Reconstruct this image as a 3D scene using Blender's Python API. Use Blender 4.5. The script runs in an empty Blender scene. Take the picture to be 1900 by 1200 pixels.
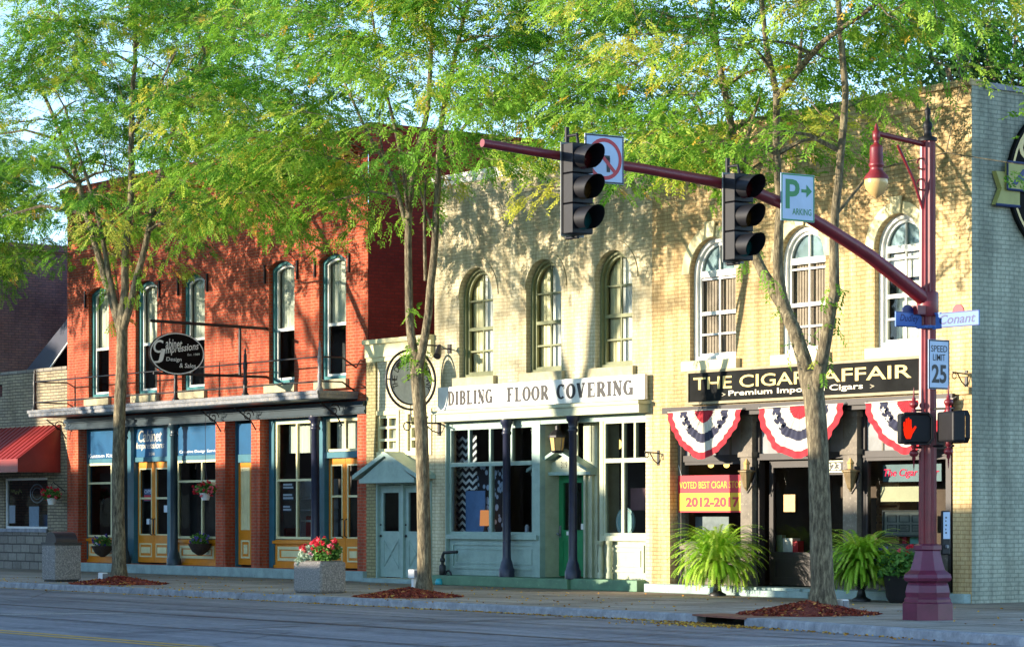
import bpy, bmesh, math, random
import numpy as np
from mathutils import Vector, Matrix
from mathutils.geometry import tessellate_polygon
random.seed(7)
S = bpy.context.scene
COL = S.collection
R = math.radians

# ------------------------------------------------------------------ camera
CAM_Y, CAM_H = -33.7, 1.52            # eye height on the far pavement, facade plane is y = 0
FPX = 5000.0                          # focal length in photo pixels (photo 1900 wide)
ANG = math.atan(FPX / 3650.0)
CA, SA = math.cos(ANG), math.sin(ANG)
cam_d = bpy.data.cameras.new("Camera")
cam = bpy.data.objects.new("Camera", cam_d)
COL.objects.link(cam)
cam.location = (0, CAM_Y, CAM_H)
cam.rotation_euler = (R(90), 0, ANG)
cam_d.sensor_width = 36
cam_d.lens = FPX / 1900 * 36
cam_d.shift_y = 355 / 1900
cam_d.clip_start = 0.1
cam_d.clip_end = 3000
S.camera = cam

# ------------------------------------------------------------------ sky, sun, exposure
SUN_K, SUN_EL = 0.45, 7.5
world = bpy.data.worlds.new("World")
S.world = world
world.use_nodes = True
wn = world.node_tree
wn.nodes.clear()
wo = wn.nodes.new("ShaderNodeOutputWorld")
wb = wn.nodes.new("ShaderNodeBackground")
ws = wn.nodes.new("ShaderNodeTexSky")
ws.sky_type = 'NISHITA'
ws.sun_disc = False
ws.sun_elevation = R(SUN_EL)
ws.sun_rotation = math.atan2(-SUN_K, -1)
ws.air_density = 0.55
ws.dust_density = 0.05
ws.ozone_density = 1.1
wb.inputs['Strength'].default_value = 0.15
wn.links.new(ws.outputs[0], wb.inputs[0])
wn.links.new(wb.outputs[0], wo.inputs[0])
sun_d = bpy.data.lights.new("Sun", 'SUN')
sun = bpy.data.objects.new("Sun", sun_d)
COL.objects.link(sun)
sun_d.energy = 2.8
sun_d.angle = R(0.4)
sun_d.color = (1.0, 0.86, 0.67)
sd = Vector((SUN_K, 1, -math.tan(R(SUN_EL)) * math.hypot(SUN_K, 1))).normalized()
sun.rotation_euler = sd.to_track_quat('-Z', 'Y').to_euler()
sun.location = (-60, -60, 40)
S.view_settings.view_transform = 'Standard'
S.view_settings.look = 'None'
S.view_settings.gamma = 1
S.view_settings.exposure = 2.18
S.cycles.max_bounces = 8
S.cycles.transparent_max_bounces = 12
S.cycles.caustics_reflective = False
S.cycles.caustics_refractive = False
S.cycles.use_denoising = True

# ------------------------------------------------------------------ measuring helpers
def P(px, py, Y=0.0):
    """photo pixel -> (x, z) on the upright plane y = Y (parallel to the shop fronts)"""
    t = (px - 950) / FPX
    Z = (Y - CAM_Y) / (CA + t * SA)
    return Z * (-SA + t * CA), CAM_H + (955 - py) / FPX * Z
def X(px, Y=0.0): return P(px, 900, Y)[0]
def PX(px, py, x):
    """photo pixel -> (y, z) on the upright plane x = const (square to the shop fronts)"""
    t = (px - 950) / FPX
    Z = x / (-SA + t * CA)
    return Z * (CA + t * SA) + CAM_Y, CAM_H + (955 - py) / FPX * Z

# ------------------------------------------------------------------ mesh helpers
ORG = {}
def tag(o, label=None, cat=None, group=None, kind=None):
    if label: o['label'] = label
    if cat: o['category'] = cat
    if group: o['group'] = group
    if kind: o['kind'] = kind
    return o
def thing(name, label, cat, loc=(0, 0, 0), rz=0.0, group=None):
    o = bpy.data.objects.new(name, None)
    COL.objects.link(o)
    o.location = loc
    o.rotation_euler = (0, 0, rz)
    o.empty_display_size = 0.2
    ORG[o.name] = Vector(loc) if rz == 0 else Vector((0, 0, 0))
    return tag(o, label, cat, group)
def link_mesh(name, me, mats, parent=None, shift=True, origin=None):
    o = bpy.data.objects.new(name, me)
    COL.objects.link(o)
    for m in mats: me.materials.append(m)
    if parent is not None:
        o.parent = parent
        org = ORG.get(parent.name, Vector((0, 0, 0)))
        ORG[o.name] = org
        if shift and org.length > 0: me.transform(Matrix.Translation(-org))
    elif origin is not None:
        me.transform(Matrix.Translation(-Vector(origin)))
        o.location = origin
        ORG[o.name] = Vector(origin)
    return o

class MB:
    def __init__(s): s.v = []; s.f = []; s.mi = []; s.cur = 0; s.sm = []; s.smooth = False
    def add(s, vs, fs):
        b = len(s.v)
        s.v += [tuple(v) for v in vs]
        for f in fs:
            s.f.append(tuple(i + b for i in f)); s.mi.append(s.cur); s.sm.append(s.smooth)
        return s
    def box(s, x0, x1, y0, y1, z0, z1):
        if x0 > x1: x0, x1 = x1, x0
        if y0 > y1: y0, y1 = y1, y0
        if z0 > z1: z0, z1 = z1, z0
        return s.add([(x0,y0,z0),(x1,y0,z0),(x1,y1,z0),(x0,y1,z0),(x0,y0,z1),(x1,y0,z1),(x1,y1,z1),(x0,y1,z1)],
              [(0,3,2,1),(4,5,6,7),(0,1,5,4),(1,2,6,5),(2,3,7,6),(3,0,4,7)])
    def tube(s, pts, rs, n=8, cap=True):
        pts = [Vector(p) for p in pts]
        if not isinstance(rs, (list, tuple)): rs = [rs] * len(pts)
        ref = None; rings = []
        for i, p in enumerate(pts):
            d = (pts[min(i+1, len(pts)-1)] - pts[max(i-1, 0)]).normalized()
            if ref is None:
                ref = Vector((1, 0, 0)) if abs(d.x) < .8 else Vector((0, 1, 0))
            u = (ref - d * ref.dot(d)).normalized(); w = d.cross(u); ref = u
            rings.append([p + (u * math.cos(2*math.pi*k/n) + w * math.sin(2*math.pi*k/n)) * rs[i] for k in range(n)])
        vs = [v for r in rings for v in r]
        fs = [(i*n+k, i*n+(k+1) % n, (i+1)*n+(k+1) % n, (i+1)*n+k) for i in range(len(pts)-1) for k in range(n)]
        sm = s.smooth; s.smooth = n > 5
        s.add(vs, fs)
        s.smooth = False
        if cap:
            s.add(rings[0][::-1], [tuple(range(n))]); s.add(rings[-1], [tuple(range(n))])
        s.smooth = sm
        return s
    def lathe(s, c, prof, n=16, smooth=True, rot=0.0, flute=0):
        cx, cy, cz = c; vs = []
        for r, z in prof:
            for k in range(n):
                rr = r * (1 - (0.16 if flute and k % 2 else 0))
                a = 2*math.pi*k/n + rot
                vs.append((cx + rr*math.cos(a), cy + rr*math.sin(a), cz + z))
        m = len(prof)
        sm = s.smooth; s.smooth = smooth
        s.add(vs, [(i*n+k, i*n+(k+1) % n, (i+1)*n+(k+1) % n, (i+1)*n+k) for i in range(m-1) for k in range(n)])
        s.smooth = False
        s.add(vs[:n][::-1], [tuple(range(n))]); s.add(vs[-n:], [tuple(range(n))])
        s.smooth = sm
        return s
    def ring_xz(s, A, B, y0, y1):
        """solid band between two loops of (x, z) with the same vertex count, from y0 (front) to y1"""
        n = len(A)
        vs = [(x, y0, z) for x, z in A] + [(x, y0, z) for x, z in B] + [(x, y1, z) for x, z in A] + [(x, y1, z) for x, z in B]
        fs = []
        for i in range(n):
            j = (i + 1) % n
            fs += [(i, j, n+j, n+i), (n+i, n+j, 3*n+j, 3*n+i), (i, 2*n+i, 2*n+j, j)]
        return s.add(vs, fs)
    def strip_xz(s, A, B, y0, y1):
        n = len(A)
        vs = [(x, y0, z) for x, z in A] + [(x, y0, z) for x, z in B] + [(x, y1, z) for x, z in A] + [(x, y1, z) for x, z in B]
        fs = [(0, n, 3*n, 2*n), (n-1, 3*n-1, 4*n-1, 2*n-1)]
        for i in range(n-1):
            j = i + 1
            fs += [(i, j, n+j, n+i), (n+i, n+j, 3*n+j, 3*n+i), (i, 2*n+i, 2*n+j, j)]
        return s.add(vs, fs)
    def poly_xz(s, L, y, y1=None):
        n = len(L)
        s.add([(x, y, z) for x, z in L], [tuple(range(n))])
        if y1 is not None:
            s.add([(x, y1, z) for x, z in L], [tuple(range(n))[::-1]])
            s.add([(x, y, z) for x, z in L] + [(x, y1, z) for x, z in L], [(i, (i+1) % n, n+(i+1) % n, n+i) for i in range(n)])
        return s
    def sphere(s, c, r, n=10, m=6, sz=1.0):
        prof = [(max(1e-4, r*math.sin(math.pi*i/m)), -r*sz*math.cos(math.pi*i/m)) for i in range(m+1)]
        return s.lathe(c, prof, n)
    def build(s, name, mats, parent=None, shift=True, origin=None, bevel=0, normals=True):
        if not isinstance(mats, (list, tuple)): mats = [mats]
        me = bpy.data.meshes.new(name)
        me.from_pydata(s.v, [], s.f)
        me.polygons.foreach_set('material_index', s.mi)
        me.polygons.foreach_set('use_smooth', s.sm)
        if normals and 'pane' != name.split('_')[-1]:
            bm = bmesh.new(); bm.from_mesh(me)
            bmesh.ops.recalc_face_normals(bm, faces=bm.faces)
            bm.to_mesh(me); bm.free()
        me.update()
        o = link_mesh(name, me, mats, parent, shift, origin)
        if bevel:
            b = o.modifiers.new("bevel", 'BEVEL'); b.width = bevel; b.segments = 2; b.limit_method = 'ANGLE'
        return o

# ------------------------------------------------------------------ lettering
def text_mesh(txt, shear=0.0, bold=0.0):
    cu = bpy.data.curves.new("t", 'FONT')
    cu.body = txt; cu.shear = shear; cu.offset = bold; cu.resolution_u = 3
    o = bpy.data.objects.new("t", cu)
    me = bpy.data.meshes.new_from_object(o)
    vs = [(v.co.x, v.co.y) for v in me.vertices]; fs = [tuple(p.vertices) for p in me.polygons]
    bpy.data.objects.remove(o); bpy.data.curves.remove(cu); bpy.data.meshes.remove(me)
    return vs, fs
def fit(vs, w, h):
    x0 = min(v[0] for v in vs); x1 = max(v[0] for v in vs); y0 = min(v[1] for v in vs); y1 = max(v[1] for v in vs)
    return [((x-x0)/(x1-x0)*w, (y-y0)/(y1-y0)*h) for x, y in vs]
def put(mb, vs, fs, fn): mb.add([fn(u, v) for u, v in vs], fs)
def write(mb, txt, x0, x1, z0, z1, fn, shear=0.0, bold=0.0):
    """letters filling the rectangle x0..x1, z0..z1; fn(u, v) -> point in space"""
    vs, fs = text_mesh(txt, shear, bold)
    put(mb, [(x0+u, z0+v) for u, v in fit(vs, x1-x0, z1-z0)], fs, fn)
# slab-serif capitals drawn with strokes (unit box), thick and thin
def _seg(x0, y0, x1, y1, w):
    dx, dy = x1-x0, y1-y0; l = math.hypot(dx, dy); nx, ny = -dy/l*w/2, dx/l*w/2
    return [(x0+nx, y0+ny), (x1+nx, y1+ny), (x1-nx, y1-ny), (x0-nx, y0-ny)]
def _arc(cx, cy, rx, ry, a0, a1, wx, wy, n=10):
    out = []
    for i in range(n):
        q = []
        for a, k in ((a0+(a1-a0)*i/n, 1), (a0+(a1-a0)*(i+1)/n, 1)):
            q.append((a, k))
        p = []
        for a, _ in q: p.append((cx+(rx+wx/2)*math.cos(a), cy+(ry+wy/2)*math.sin(a)))
        for a, _ in q[::-1]: p.append((cx+(rx-wx/2)*math.cos(a), cy+(ry-wy/2)*math.sin(a)))
        out.append(p)
    return out
T, t_, SF = .34, .14, .13
def _ser(x, y, w=.34): return _seg(x-w/2, y, x+w/2, y, SF)
def slab_glyph(c):
    pi = math.pi; q = []
    if c == 'I': q = [_seg(.25,0,.25,1,T), _ser(.25,.05,.46), _ser(.25,.95,.46)]; w = .5
    elif c == 'D': q = [_seg(.25,0,.25,1,T), _ser(.22,.04), _ser(.22,.96), _seg(.2,.96,.5,.96,t_), _seg(.2,.04,.5,.04,t_)] + _arc(.48,.5,.34,.46,-pi/2,pi/2,T,t_); w = .98
    elif c == 'B': q = [_seg(.25,0,.25,1,T), _ser(.22,.04), _ser(.22,.96), _seg(.2,.96,.5,.96,t_), _seg(.2,.52,.5,.52,t_), _seg(.2,.04,.5,.04,t_)] + _arc(.5,.74,.22,.22,-pi/2,pi/2,T,t_) + _arc(.5,.28,.27,.24,-pi/2,pi/2,T,t_); w = .92
    elif c == 'L': q = [_seg(.28,0,.28,1,T), _ser(.28,.96,.46), _seg(.06,.04,.84,.04,SF), _seg(.82,0,.82,.32,.09)]; w = .9
    elif c == 'N': q = [_seg(.2,0,.2,1,t_), _seg(.8,0,.8,1,t_), _seg(.18,.98,.82,.02,T), _ser(.18,.96,.32), _ser(.2,.04,.34), _ser(.8,.96,.34)]; w = 1.0
    elif c == 'G': q = _arc(.5,.5,.36,.46,R(48),R(330),T,t_,16) + [_seg(.84,.0,.84,.44,T*.85), _seg(.6,.44,1.0,.44,SF), _seg(.8,.66,.8,.98,.08)]; w = 1.02
    elif c == 'F': q = [_seg(.28,0,.28,1,T), _ser(.28,.04,.46), _seg(.06,.96,.84,.96,SF), _seg(.82,.68,.82,1,.09), _seg(.28,.52,.6,.52,t_), _seg(.6,.38,.6,.66,.08)]; w = .88
    elif c == 'E': q = [_seg(.28,0,.28,1,T), _seg(.06,.96,.84,.96,SF), _seg(.82,.70,.82,1,.09), _seg(.28,.52,.6,.52,t_), _seg(.6,.38,.6,.66,.08), _seg(.06,.04,.86,.04,SF), _seg(.84,0,.84,.32,.09)]; w = .92
    elif c == 'O': q = _arc(.5,.5,.37,.46,0,2*pi,T,t_,22); w = 1.0
    elif c == 'R': q = [_seg(.25,0,.25,1,T), _ser(.22,.04), _ser(.22,.96), _seg(.2,.96,.5,.96,t_), _seg(.2,.5,.5,.5,t_), _seg(.5,.5,.84,.04,T), _ser(.88,.04,.26)] + _arc(.5,.73,.24,.23,-pi/2,pi/2,T,t_); w = 1.0
    elif c == 'C': q = _arc(.5,.5,.36,.46,R(48),R(312),T,t_,16) + [_seg(.82,.66,.82,.98,.09)]; w = .94
    elif c == 'V': q = [_seg(.2,.98,.5,.02,T), _seg(.5,.02,.8,.98,t_), _ser(.2,.96,.36), _ser(.8,.96,.34)]; w = 1.0
    else: w = .55
    return q, w
def slab_text(mb, txt, x0, x1, z0, z1, fn):
    polys = []; x = 0
    for c in txt:
        q, w = slab_glyph(c)
        for p in q: polys.append([(x+u, v) for u, v in p])
        x += w + .12
    sx = (x1-x0)/(x-.12); sz = z1-z0
    for i, p in enumerate(polys):
        mb.add([fn(x0+u*sx, z0+v*sz, i) for u, v in p], [(0, 1, 2, 3)])

# ------------------------------------------------------------------ materials
def lin(h):
    h = h.lstrip('#'); out = []
    for i in (0, 2, 4):
        c = int(h[i:i+2], 16)/255
        out.append(c/12.92 if c <= .04045 else ((c+.055)/1.055)**2.4)
    return (*out, 1)
MATS = {}
def new_mat(name):
    m = bpy.data.materials.new(name); m.use_nodes = True
    nt = m.node_tree; nt.nodes.clear()
    out = nt.nodes.new("ShaderNodeOutputMaterial")
    return m, nt, out
def N(nt, typ, **kw):
    n = nt.nodes.new(typ)
    for k, v in kw.items():
        if k in n.inputs: n.inputs[k].default_value = v
        else: setattr(n, k, v)
    return n
def mix_rgb(nt, fac, a, b, mode='MIX'):
    n = nt.nodes.new("ShaderNodeMix"); n.data_type = 'RGBA'; n.blend_type = mode
    for sock, v in ((n.inputs[0], fac), (n.inputs[6], a), (n.inputs[7], b)):
        if hasattr(v, 'node'): nt.links.new(v, sock)
        else: sock.default_value = v
    return n.outputs[2]
def ramp(nt, fac, stops):
    r = nt.nodes.new("ShaderNodeValToRGB")
    els = r.color_ramp.elements
    while len(els) < len(stops): els.new(0.5)
    for e, (p, c) in zip(els, stops):
        e.position = p; e.color = c if len(c) == 4 else (*c, 1)
    nt.links.new(fac, r.inputs[0])
    return r.outputs[0]
def noise(nt, scale, detail=4, rough=.6, vec=None):
    n = nt.nodes.new("ShaderNodeTexNoise"); n.inputs['Scale'].default_value = scale
    n.inputs['Detail'].default_value = detail; n.inputs['Roughness'].default_value = rough
    if vec is not None: nt.links.new(vec, n.inputs['Vector'])
    return n.outputs[0]
def wpos(nt): return nt.nodes.new("ShaderNodeNewGeometry").outputs['Position']
def surf(m, nt, out, col, rough=.6, metal=0, bump=None, bstr=.3, bdist=.01, spec=.5):
    b = nt.nodes.new("ShaderNodeBsdfPrincipled")
    if hasattr(col, 'node'): nt.links.new(col, b.inputs['Base Color'])
    else: b.inputs['Base Color'].default_value = col
    if hasattr(rough, 'node'): nt.links.new(rough, b.inputs['Roughness'])
    else: b.inputs['Roughness'].default_value = rough
    b.inputs['Metallic'].default_value = metal
    b.inputs['Specular IOR Level'].default_value = spec
    if bump is not None:
        bn = nt.nodes.new("ShaderNodeBump"); bn.inputs['Strength'].default_value = bstr; bn.inputs['Distance'].default_value = bdist
        nt.links.new(bump, bn.inputs['Height']); nt.links.new(bn.outputs[0], b.inputs['Normal'])
    nt.links.new(b.outputs[0], out.inputs[0])
    return b
def paint(name, col, rough=.5, var=.25, scale=3.0, metal=0, wear=None, wear_amt=.62, bstr=.15, spec=.5):
    """painted or plain surface: mottled, faintly uneven, optional worn patches"""
    if name in MATS: return MATS[name]
    m, nt, out = new_mat(name)
    c = lin(col) if isinstance(col, str) else (*col, 1)
    pos = wpos(nt)
    n1 = noise(nt, scale, 5, .65, pos)
    dark = tuple(v*(1-var) for v in c[:3]) + (1,)
    lite = tuple(min(1, v*(1+var*.7)) for v in c[:3]) + (1,)
    colr = ramp(nt, n1, [(.3, dark), (.7, lite)])
    if wear:
        n2 = noise(nt, scale*4, 6, .7, pos)
        f = ramp(nt, n2, [(wear_amt, (0,0,0)), (wear_amt+.05, (1,1,1))])
        colr = mix_rgb(nt, f, colr, lin(wear))
    n3 = noise(nt, 60, 3, .6, pos)
    surf(m, nt, out, colr, rough, metal, n3, bstr, .004, spec)
    MATS[name] = m
    return m
def brick(name, c1, c2, mortar, bw=.215, bh=.075, msize=.012, patch=None, patch_amt=.66, patch_scale=1.4, stain=.35, bstr=.5, rough=.85, streak=None):
    if name in MATS: return MATS[name]
    m, nt, out = new_mat(name)
    geo = nt.nodes.new("ShaderNodeNewGeometry")
    sp = nt.nodes.new("ShaderNodeSeparateXYZ"); nt.links.new(geo.outputs['Position'], sp.inputs[0])
    sn = nt.nodes.new("ShaderNodeSeparateXYZ"); nt.links.new(geo.outputs['True Normal'], sn.inputs[0])
    ab = N(nt, "ShaderNodeMath", operation='ABSOLUTE'); nt.links.new(sn.outputs[0], ab.inputs[0])
    gt = N(nt, "ShaderNodeMath", operation='GREATER_THAN'); gt.inputs[1].default_value = .7; nt.links.new(ab.outputs[0], gt.inputs[0])
    mx = nt.nodes.new("ShaderNodeMix"); nt.links.new(gt.outputs[0], mx.inputs[0]); nt.links.new(sp.outputs[0], mx.inputs[2]); nt.links.new(sp.outputs[1], mx.inputs[3])
    cb = nt.nodes.new("ShaderNodeCombineXYZ"); nt.links.new(mx.outputs[0], cb.inputs[0]); nt.links.new(sp.outputs[2], cb.inputs[1])
    wob = nt.nodes.new("ShaderNodeTexNoise"); wob.inputs['Scale'].default_value = 1.7; wob.inputs['Detail'].default_value = 3; nt.links.new(geo.outputs['Position'], wob.inputs['Vector'])
    wm = N(nt, "ShaderNodeVectorMath", operation='MULTIPLY_ADD'); wm.inputs[1].default_value = (.05, .035, 0); nt.links.new(wob.outputs['Color'], wm.inputs[0]); nt.links.new(cb.outputs[0], wm.inputs[2])
    bt = nt.nodes.new("ShaderNodeTexBrick"); nt.links.new(wm.outputs[0], bt.inputs['Vector'])
    bt.inputs['Color1'].default_value = lin(c1); bt.inputs['Color2'].default_value = lin(c2); bt.inputs['Mortar'].default_value = lin(mortar)
    bt.inputs['Scale'].default_value = 1; bt.inputs['Brick Width'].default_value = bw; bt.inputs['Row Height'].default_value = bh
    bt.inputs['Mortar Size'].default_value = msize; bt.inputs['Mortar Smooth'].default_value = .2; bt.inputs['Bias'].default_value = -.1
    pos = geo.outputs['Position']
    col = bt.outputs['Color']
    if patch:
        n2 = noise(nt, patch_scale, 6, .68, pos)
        n5 = noise(nt, .35, 2, .5, pos)
        ad = N(nt, "ShaderNodeMath", operation='MULTIPLY_ADD'); ad.inputs[1].default_value = .5; nt.links.new(n5, ad.inputs[0]); nt.links.new(n2, ad.inputs[2])
        f = ramp(nt, ad.outputs[0], [(patch_amt, (0,0,0)), (patch_amt+.04, (1,1,1))])
        col = mix_rgb(nt, f, col, lin(patch))
    n1 = noise(nt, .8, 6, .7, pos)
    col = mix_rgb(nt, stain, col, ramp(nt, n1, [(.3, (.42,.40,.38)), (.62, (1,1,1))]), 'MULTIPLY')
    n4 = noise(nt, 14, 4, .7, pos)
    col = mix_rgb(nt, .45, col, ramp(nt, n4, [(.3, (.5,.47,.45)), (.65, (1,1,1))]), 'MULTIPLY')
    n7 = noise(nt, .45, 3, .55, pos)
    col = mix_rgb(nt, .5, col, ramp(nt, n7, [(.36, (.78,.74,.72)), (.5, (1,1,1)), (.66, (1.1,1.06,1.02))]), 'MULTIPLY')
    if streak:
        mp = N(nt, "ShaderNodeMapping"); mp.inputs['Scale'].default_value = (2.2, 2.2, .16); nt.links.new(pos, mp.inputs[0])
        n6 = noise(nt, 1.6, 5, .7, mp.outputs[0])
        col = mix_rgb(nt, .5, col, ramp(nt, n6, [(.42, lin(streak)), (.6, (1,1,1))]), 'MULTIPLY')
    iv = N(nt, "ShaderNodeMath", operation='SUBTRACT'); iv.inputs[0].default_value = 1; nt.links.new(bt.outputs['Fac'], iv.inputs[1])
    ah = N(nt, "ShaderNodeMath", operation='MULTIPLY_ADD'); ah.inputs[1].default_value = .5; nt.links.new(n4, ah.inputs[0]); nt.links.new(iv.outputs[0], ah.inputs[2])
    surf(m, nt, out, col, rough, 0, ah.outputs[0], bstr, .008, .3)
    MATS[name] = m
    return m
def glass(name, tint, refl=.10, rough=.02):
    if name in MATS: return MATS[name]
    m, nt, out = new_mat(name)
    tr = N(nt, "ShaderNodeBsdfTransparent"); tr.inputs[0].default_value = (*tint, 1)
    gl = N(nt, "ShaderNodeBsdfGlossy"); gl.inputs['Roughness'].default_value = rough
    pos = wpos(nt)
    bn = nt.nodes.new("ShaderNodeBump"); bn.inputs['Strength'].default_value = .06; bn.inputs['Distance'].default_value = .02
    nt.links.new(noise(nt, 2.5, 2, .5, pos), bn.inputs['Height']); nt.links.new(bn.outputs[0], gl.inputs['Normal'])
    fr = N(nt, "ShaderNodeFresnel"); fr.inputs[0].default_value = 1.42
    ad = N(nt, "ShaderNodeMath", operation='ADD'); ad.inputs[1].default_value = refl; nt.links.new(fr.outputs[0], ad.inputs[0])
    mx = nt.nodes.new("ShaderNodeMixShader")
    nt.links.new(ad.outputs[0], mx.inputs[0]); nt.links.new(tr.outputs[0], mx.inputs[1]); nt.links.new(gl.outputs[0], mx.inputs[2])
    nt.links.new(mx.outputs[0], out.inputs[0])
    MATS[name] = m
    return m
def glow(name, col, strength):
    if name in MATS: return MATS[name]
    m, nt, out = new_mat(name)
    e = N(nt, "ShaderNodeEmission"); e.inputs[0].default_value = lin(col); e.inputs[1].default_value = strength
    nt.links.new(e.outputs[0], out.inputs[0])
    MATS[name] = m
    return m
def leaf_mat(name, stops, transl=.45, rough=.6):
    """leaves: colour differs from leaf to leaf (attribute 'tint'), light comes through"""
    m, nt, out = new_mat(name)
    at = N(nt, "ShaderNodeAttribute", attribute_name='tint')
    c = ramp(nt, at.outputs['Fac'], [(p, lin(h)) for p, h in stops])
    b = N(nt, "ShaderNodeBsdfPrincipled"); b.inputs['Roughness'].default_value = rough; b.inputs['Specular IOR Level'].default_value = .25
    nt.links.new(c, b.inputs['Base Color'])
    t = N(nt, "ShaderNodeBsdfTranslucent"); nt.links.new(mix_rgb(nt, .5, c, (1, 1, .6, 1), 'MULTIPLY'), t.inputs[0])
    mx = nt.nodes.new("ShaderNodeMixShader"); mx.inputs[0].default_value = transl
    nt.links.new(b.outputs[0], mx.inputs[1]); nt.links.new(t.outputs[0], mx.inputs[2]); nt.links.new(mx.outputs[0], out.inputs[0])
    return m
def quads_mesh(name, V, tint, mats, parent=None, origin=None, k=4, mi=None):
    """V: (n, k, 3) float array of separate k-gons, tint: (n,)"""
    n = len(V)
    me = bpy.data.meshes.new(name)
    me.vertices.add(n*k); me.vertices.foreach_set('co', np.ascontiguousarray(V, dtype=np.float32).reshape(-1))
    me.loops.add(n*k); me.loops.foreach_set('vertex_index', np.arange(n*k, dtype=np.int32))
    me.polygons.add(n); me.polygons.foreach_set('loop_start', np.arange(0, n*k, k, dtype=np.int32))
    if mi is not None: me.polygons.foreach_set('material_index', np.asarray(mi, dtype=np.int32))
    me.update(calc_edges=True)
    at = me.attributes.new('tint', 'FLOAT', 'FACE')
    at.data.foreach_set('value', np.asarray(tint, dtype=np.float32))
    return link_mesh(name, me, mats if isinstance(mats, (list, tuple)) else [mats], parent, True, origin)
def thing_local(*a, **k):
    o = thing(*a, **k); ORG[o.name] = Vector((0, 0, 0)); return o

# palette ------------------------------------------------------------
M_redbrick = brick("red_brick", '#cf5c38', '#ba4c2d', '#b07a60', patch='#d2754c', patch_amt=.95, stain=.5, streak='#8a6a58')
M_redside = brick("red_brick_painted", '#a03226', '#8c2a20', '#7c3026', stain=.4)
M_cream = brick("cream_brick", '#dbd2b2', '#d2c8a6', '#bfb594', msize=.01, stain=.45, patch='#b9ad88', patch_amt=.98, streak='#a79c84')
M_yellow = brick("yellow_brick", '#dcc798', '#d3bb89', '#b89f72', msize=.01, patch='#a4563a', patch_amt=.99, patch_scale=5.0, stain=.4, streak='#a58a66')
M_teal = brick("teal_brick", '#bcc0ad', '#b0b5a3', '#98a090', patch='#a3a4bf', patch_amt=1.06, stain=.5, bstr=.5, streak='#9aa0a0')
M_stone = brick("ledge_stone", '#b8ac8c', '#9c927c', '#6a6353', bw=.34, bh=.085, msize=.013, stain=.75, bstr=1.0)
M_stonelow = brick("block_stone", '#9c978a', '#857f75', '#5c5852', bw=.55, bh=.24, msize=.02, stain=.6, bstr=1.0)
M_purple = brick("weathered_brick", '#bb8a80', '#a07c7e', '#86736f', stain=.7)
M_annex = brick("annex_brick", '#d6ceaf', '#cfc6a4', '#b6ad8e', stain=.4)
M_olivebrick = brick("olive_brick", '#a79f76', '#9d946a', '#7f7855', stain=.4)
M_bluepaint = paint("blue_paint", '#2b6472', .42, .2, 3)
M_dkblue = paint("dark_blue_paint", '#1b303a', .4, .25, 3)
M_transom = paint("transom_blue", '#1f5378', .3, .15, 2)
M_tealframe = paint("teal_frame", '#256e72', .45, .25, 4)
M_orange = paint("orange_paint", '#d88418', .4, .14, 4)
M_creampaint = paint("cream_paint", '#d8cf9e', .5, .12, 5)
M_white = paint("white_paint", '#dcdcd6', .5, .1, 5)
M_sage = paint("sage_paint", '#8fa69c', .5, .18, 4)
M_sagelit = paint("sage_sunlit_paint", '#a9ae92', .5, .18, 4)  # lighter copy of the sage, sunlight put into the colour
M_green = paint("green_door_paint", '#1f7a4a', .4, .18, 4)
M_step = paint("green_step_paint", '#5a7f62', .6, .25, 3, wear='#7d9a78')
M_olive = paint("olive_trim", '#6f7450', .5, .2, 4)
M_sillstone = paint("sill_stone", '#a89f80', .85, .25, 6)
M_sillcream = paint("sill_cream", '#ddd0a4', .8, .15, 6)
M_iron = paint("iron_navy", '#23273c', .38, .3, 6)
M_black = paint("black_iron", '#1b1a1c', .45, .3, 8)
M_darkwood = paint("dark_wood", '#241d1b', .5, .3, 6)
M_greywood = paint("grey_wood", '#6e6558', .7, .35, 5, wear='#8d8576', wear_amt=.6)
M_stepstone = paint("step_stone", '#8fa3a0', .85, .3, 3, wear='#6b7472', wear_amt=.6)
M_roofdark = paint("roof_tar", '#3a3836', .9, .2, 2)
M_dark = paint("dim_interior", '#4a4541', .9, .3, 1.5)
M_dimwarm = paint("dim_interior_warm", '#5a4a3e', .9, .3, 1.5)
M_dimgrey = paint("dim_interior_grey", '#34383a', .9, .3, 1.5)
M_curtain = paint("curtain_cloth", '#c9cdbb', .9, .12, 6)
M_curtainwhite = paint("white_curtain_cloth", '#e2e2da', .9, .08, 6)
M_blind = paint("brown_blind", '#978878', .8, .2, 8)
M_galv = paint("painted_metal_edge", '#6d7075', .5, .3, 4, wear='#8b8375', wear_amt=.55)
M_awning = paint("red_metal_awning", '#8e2a22', .4, .18, 3)
M_blueroof = paint("slate_blue_roof", '#1a1e34', .6, .25, 2)
G_dark = glass("shop_glass", (.80, .84, .84), -.005)
G_win = glass("window_glass", (.90, .93, .92), .0)
G_pale = paint("frosted_blue_glass", '#8fa6ad', .12, .12, 2)

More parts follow.
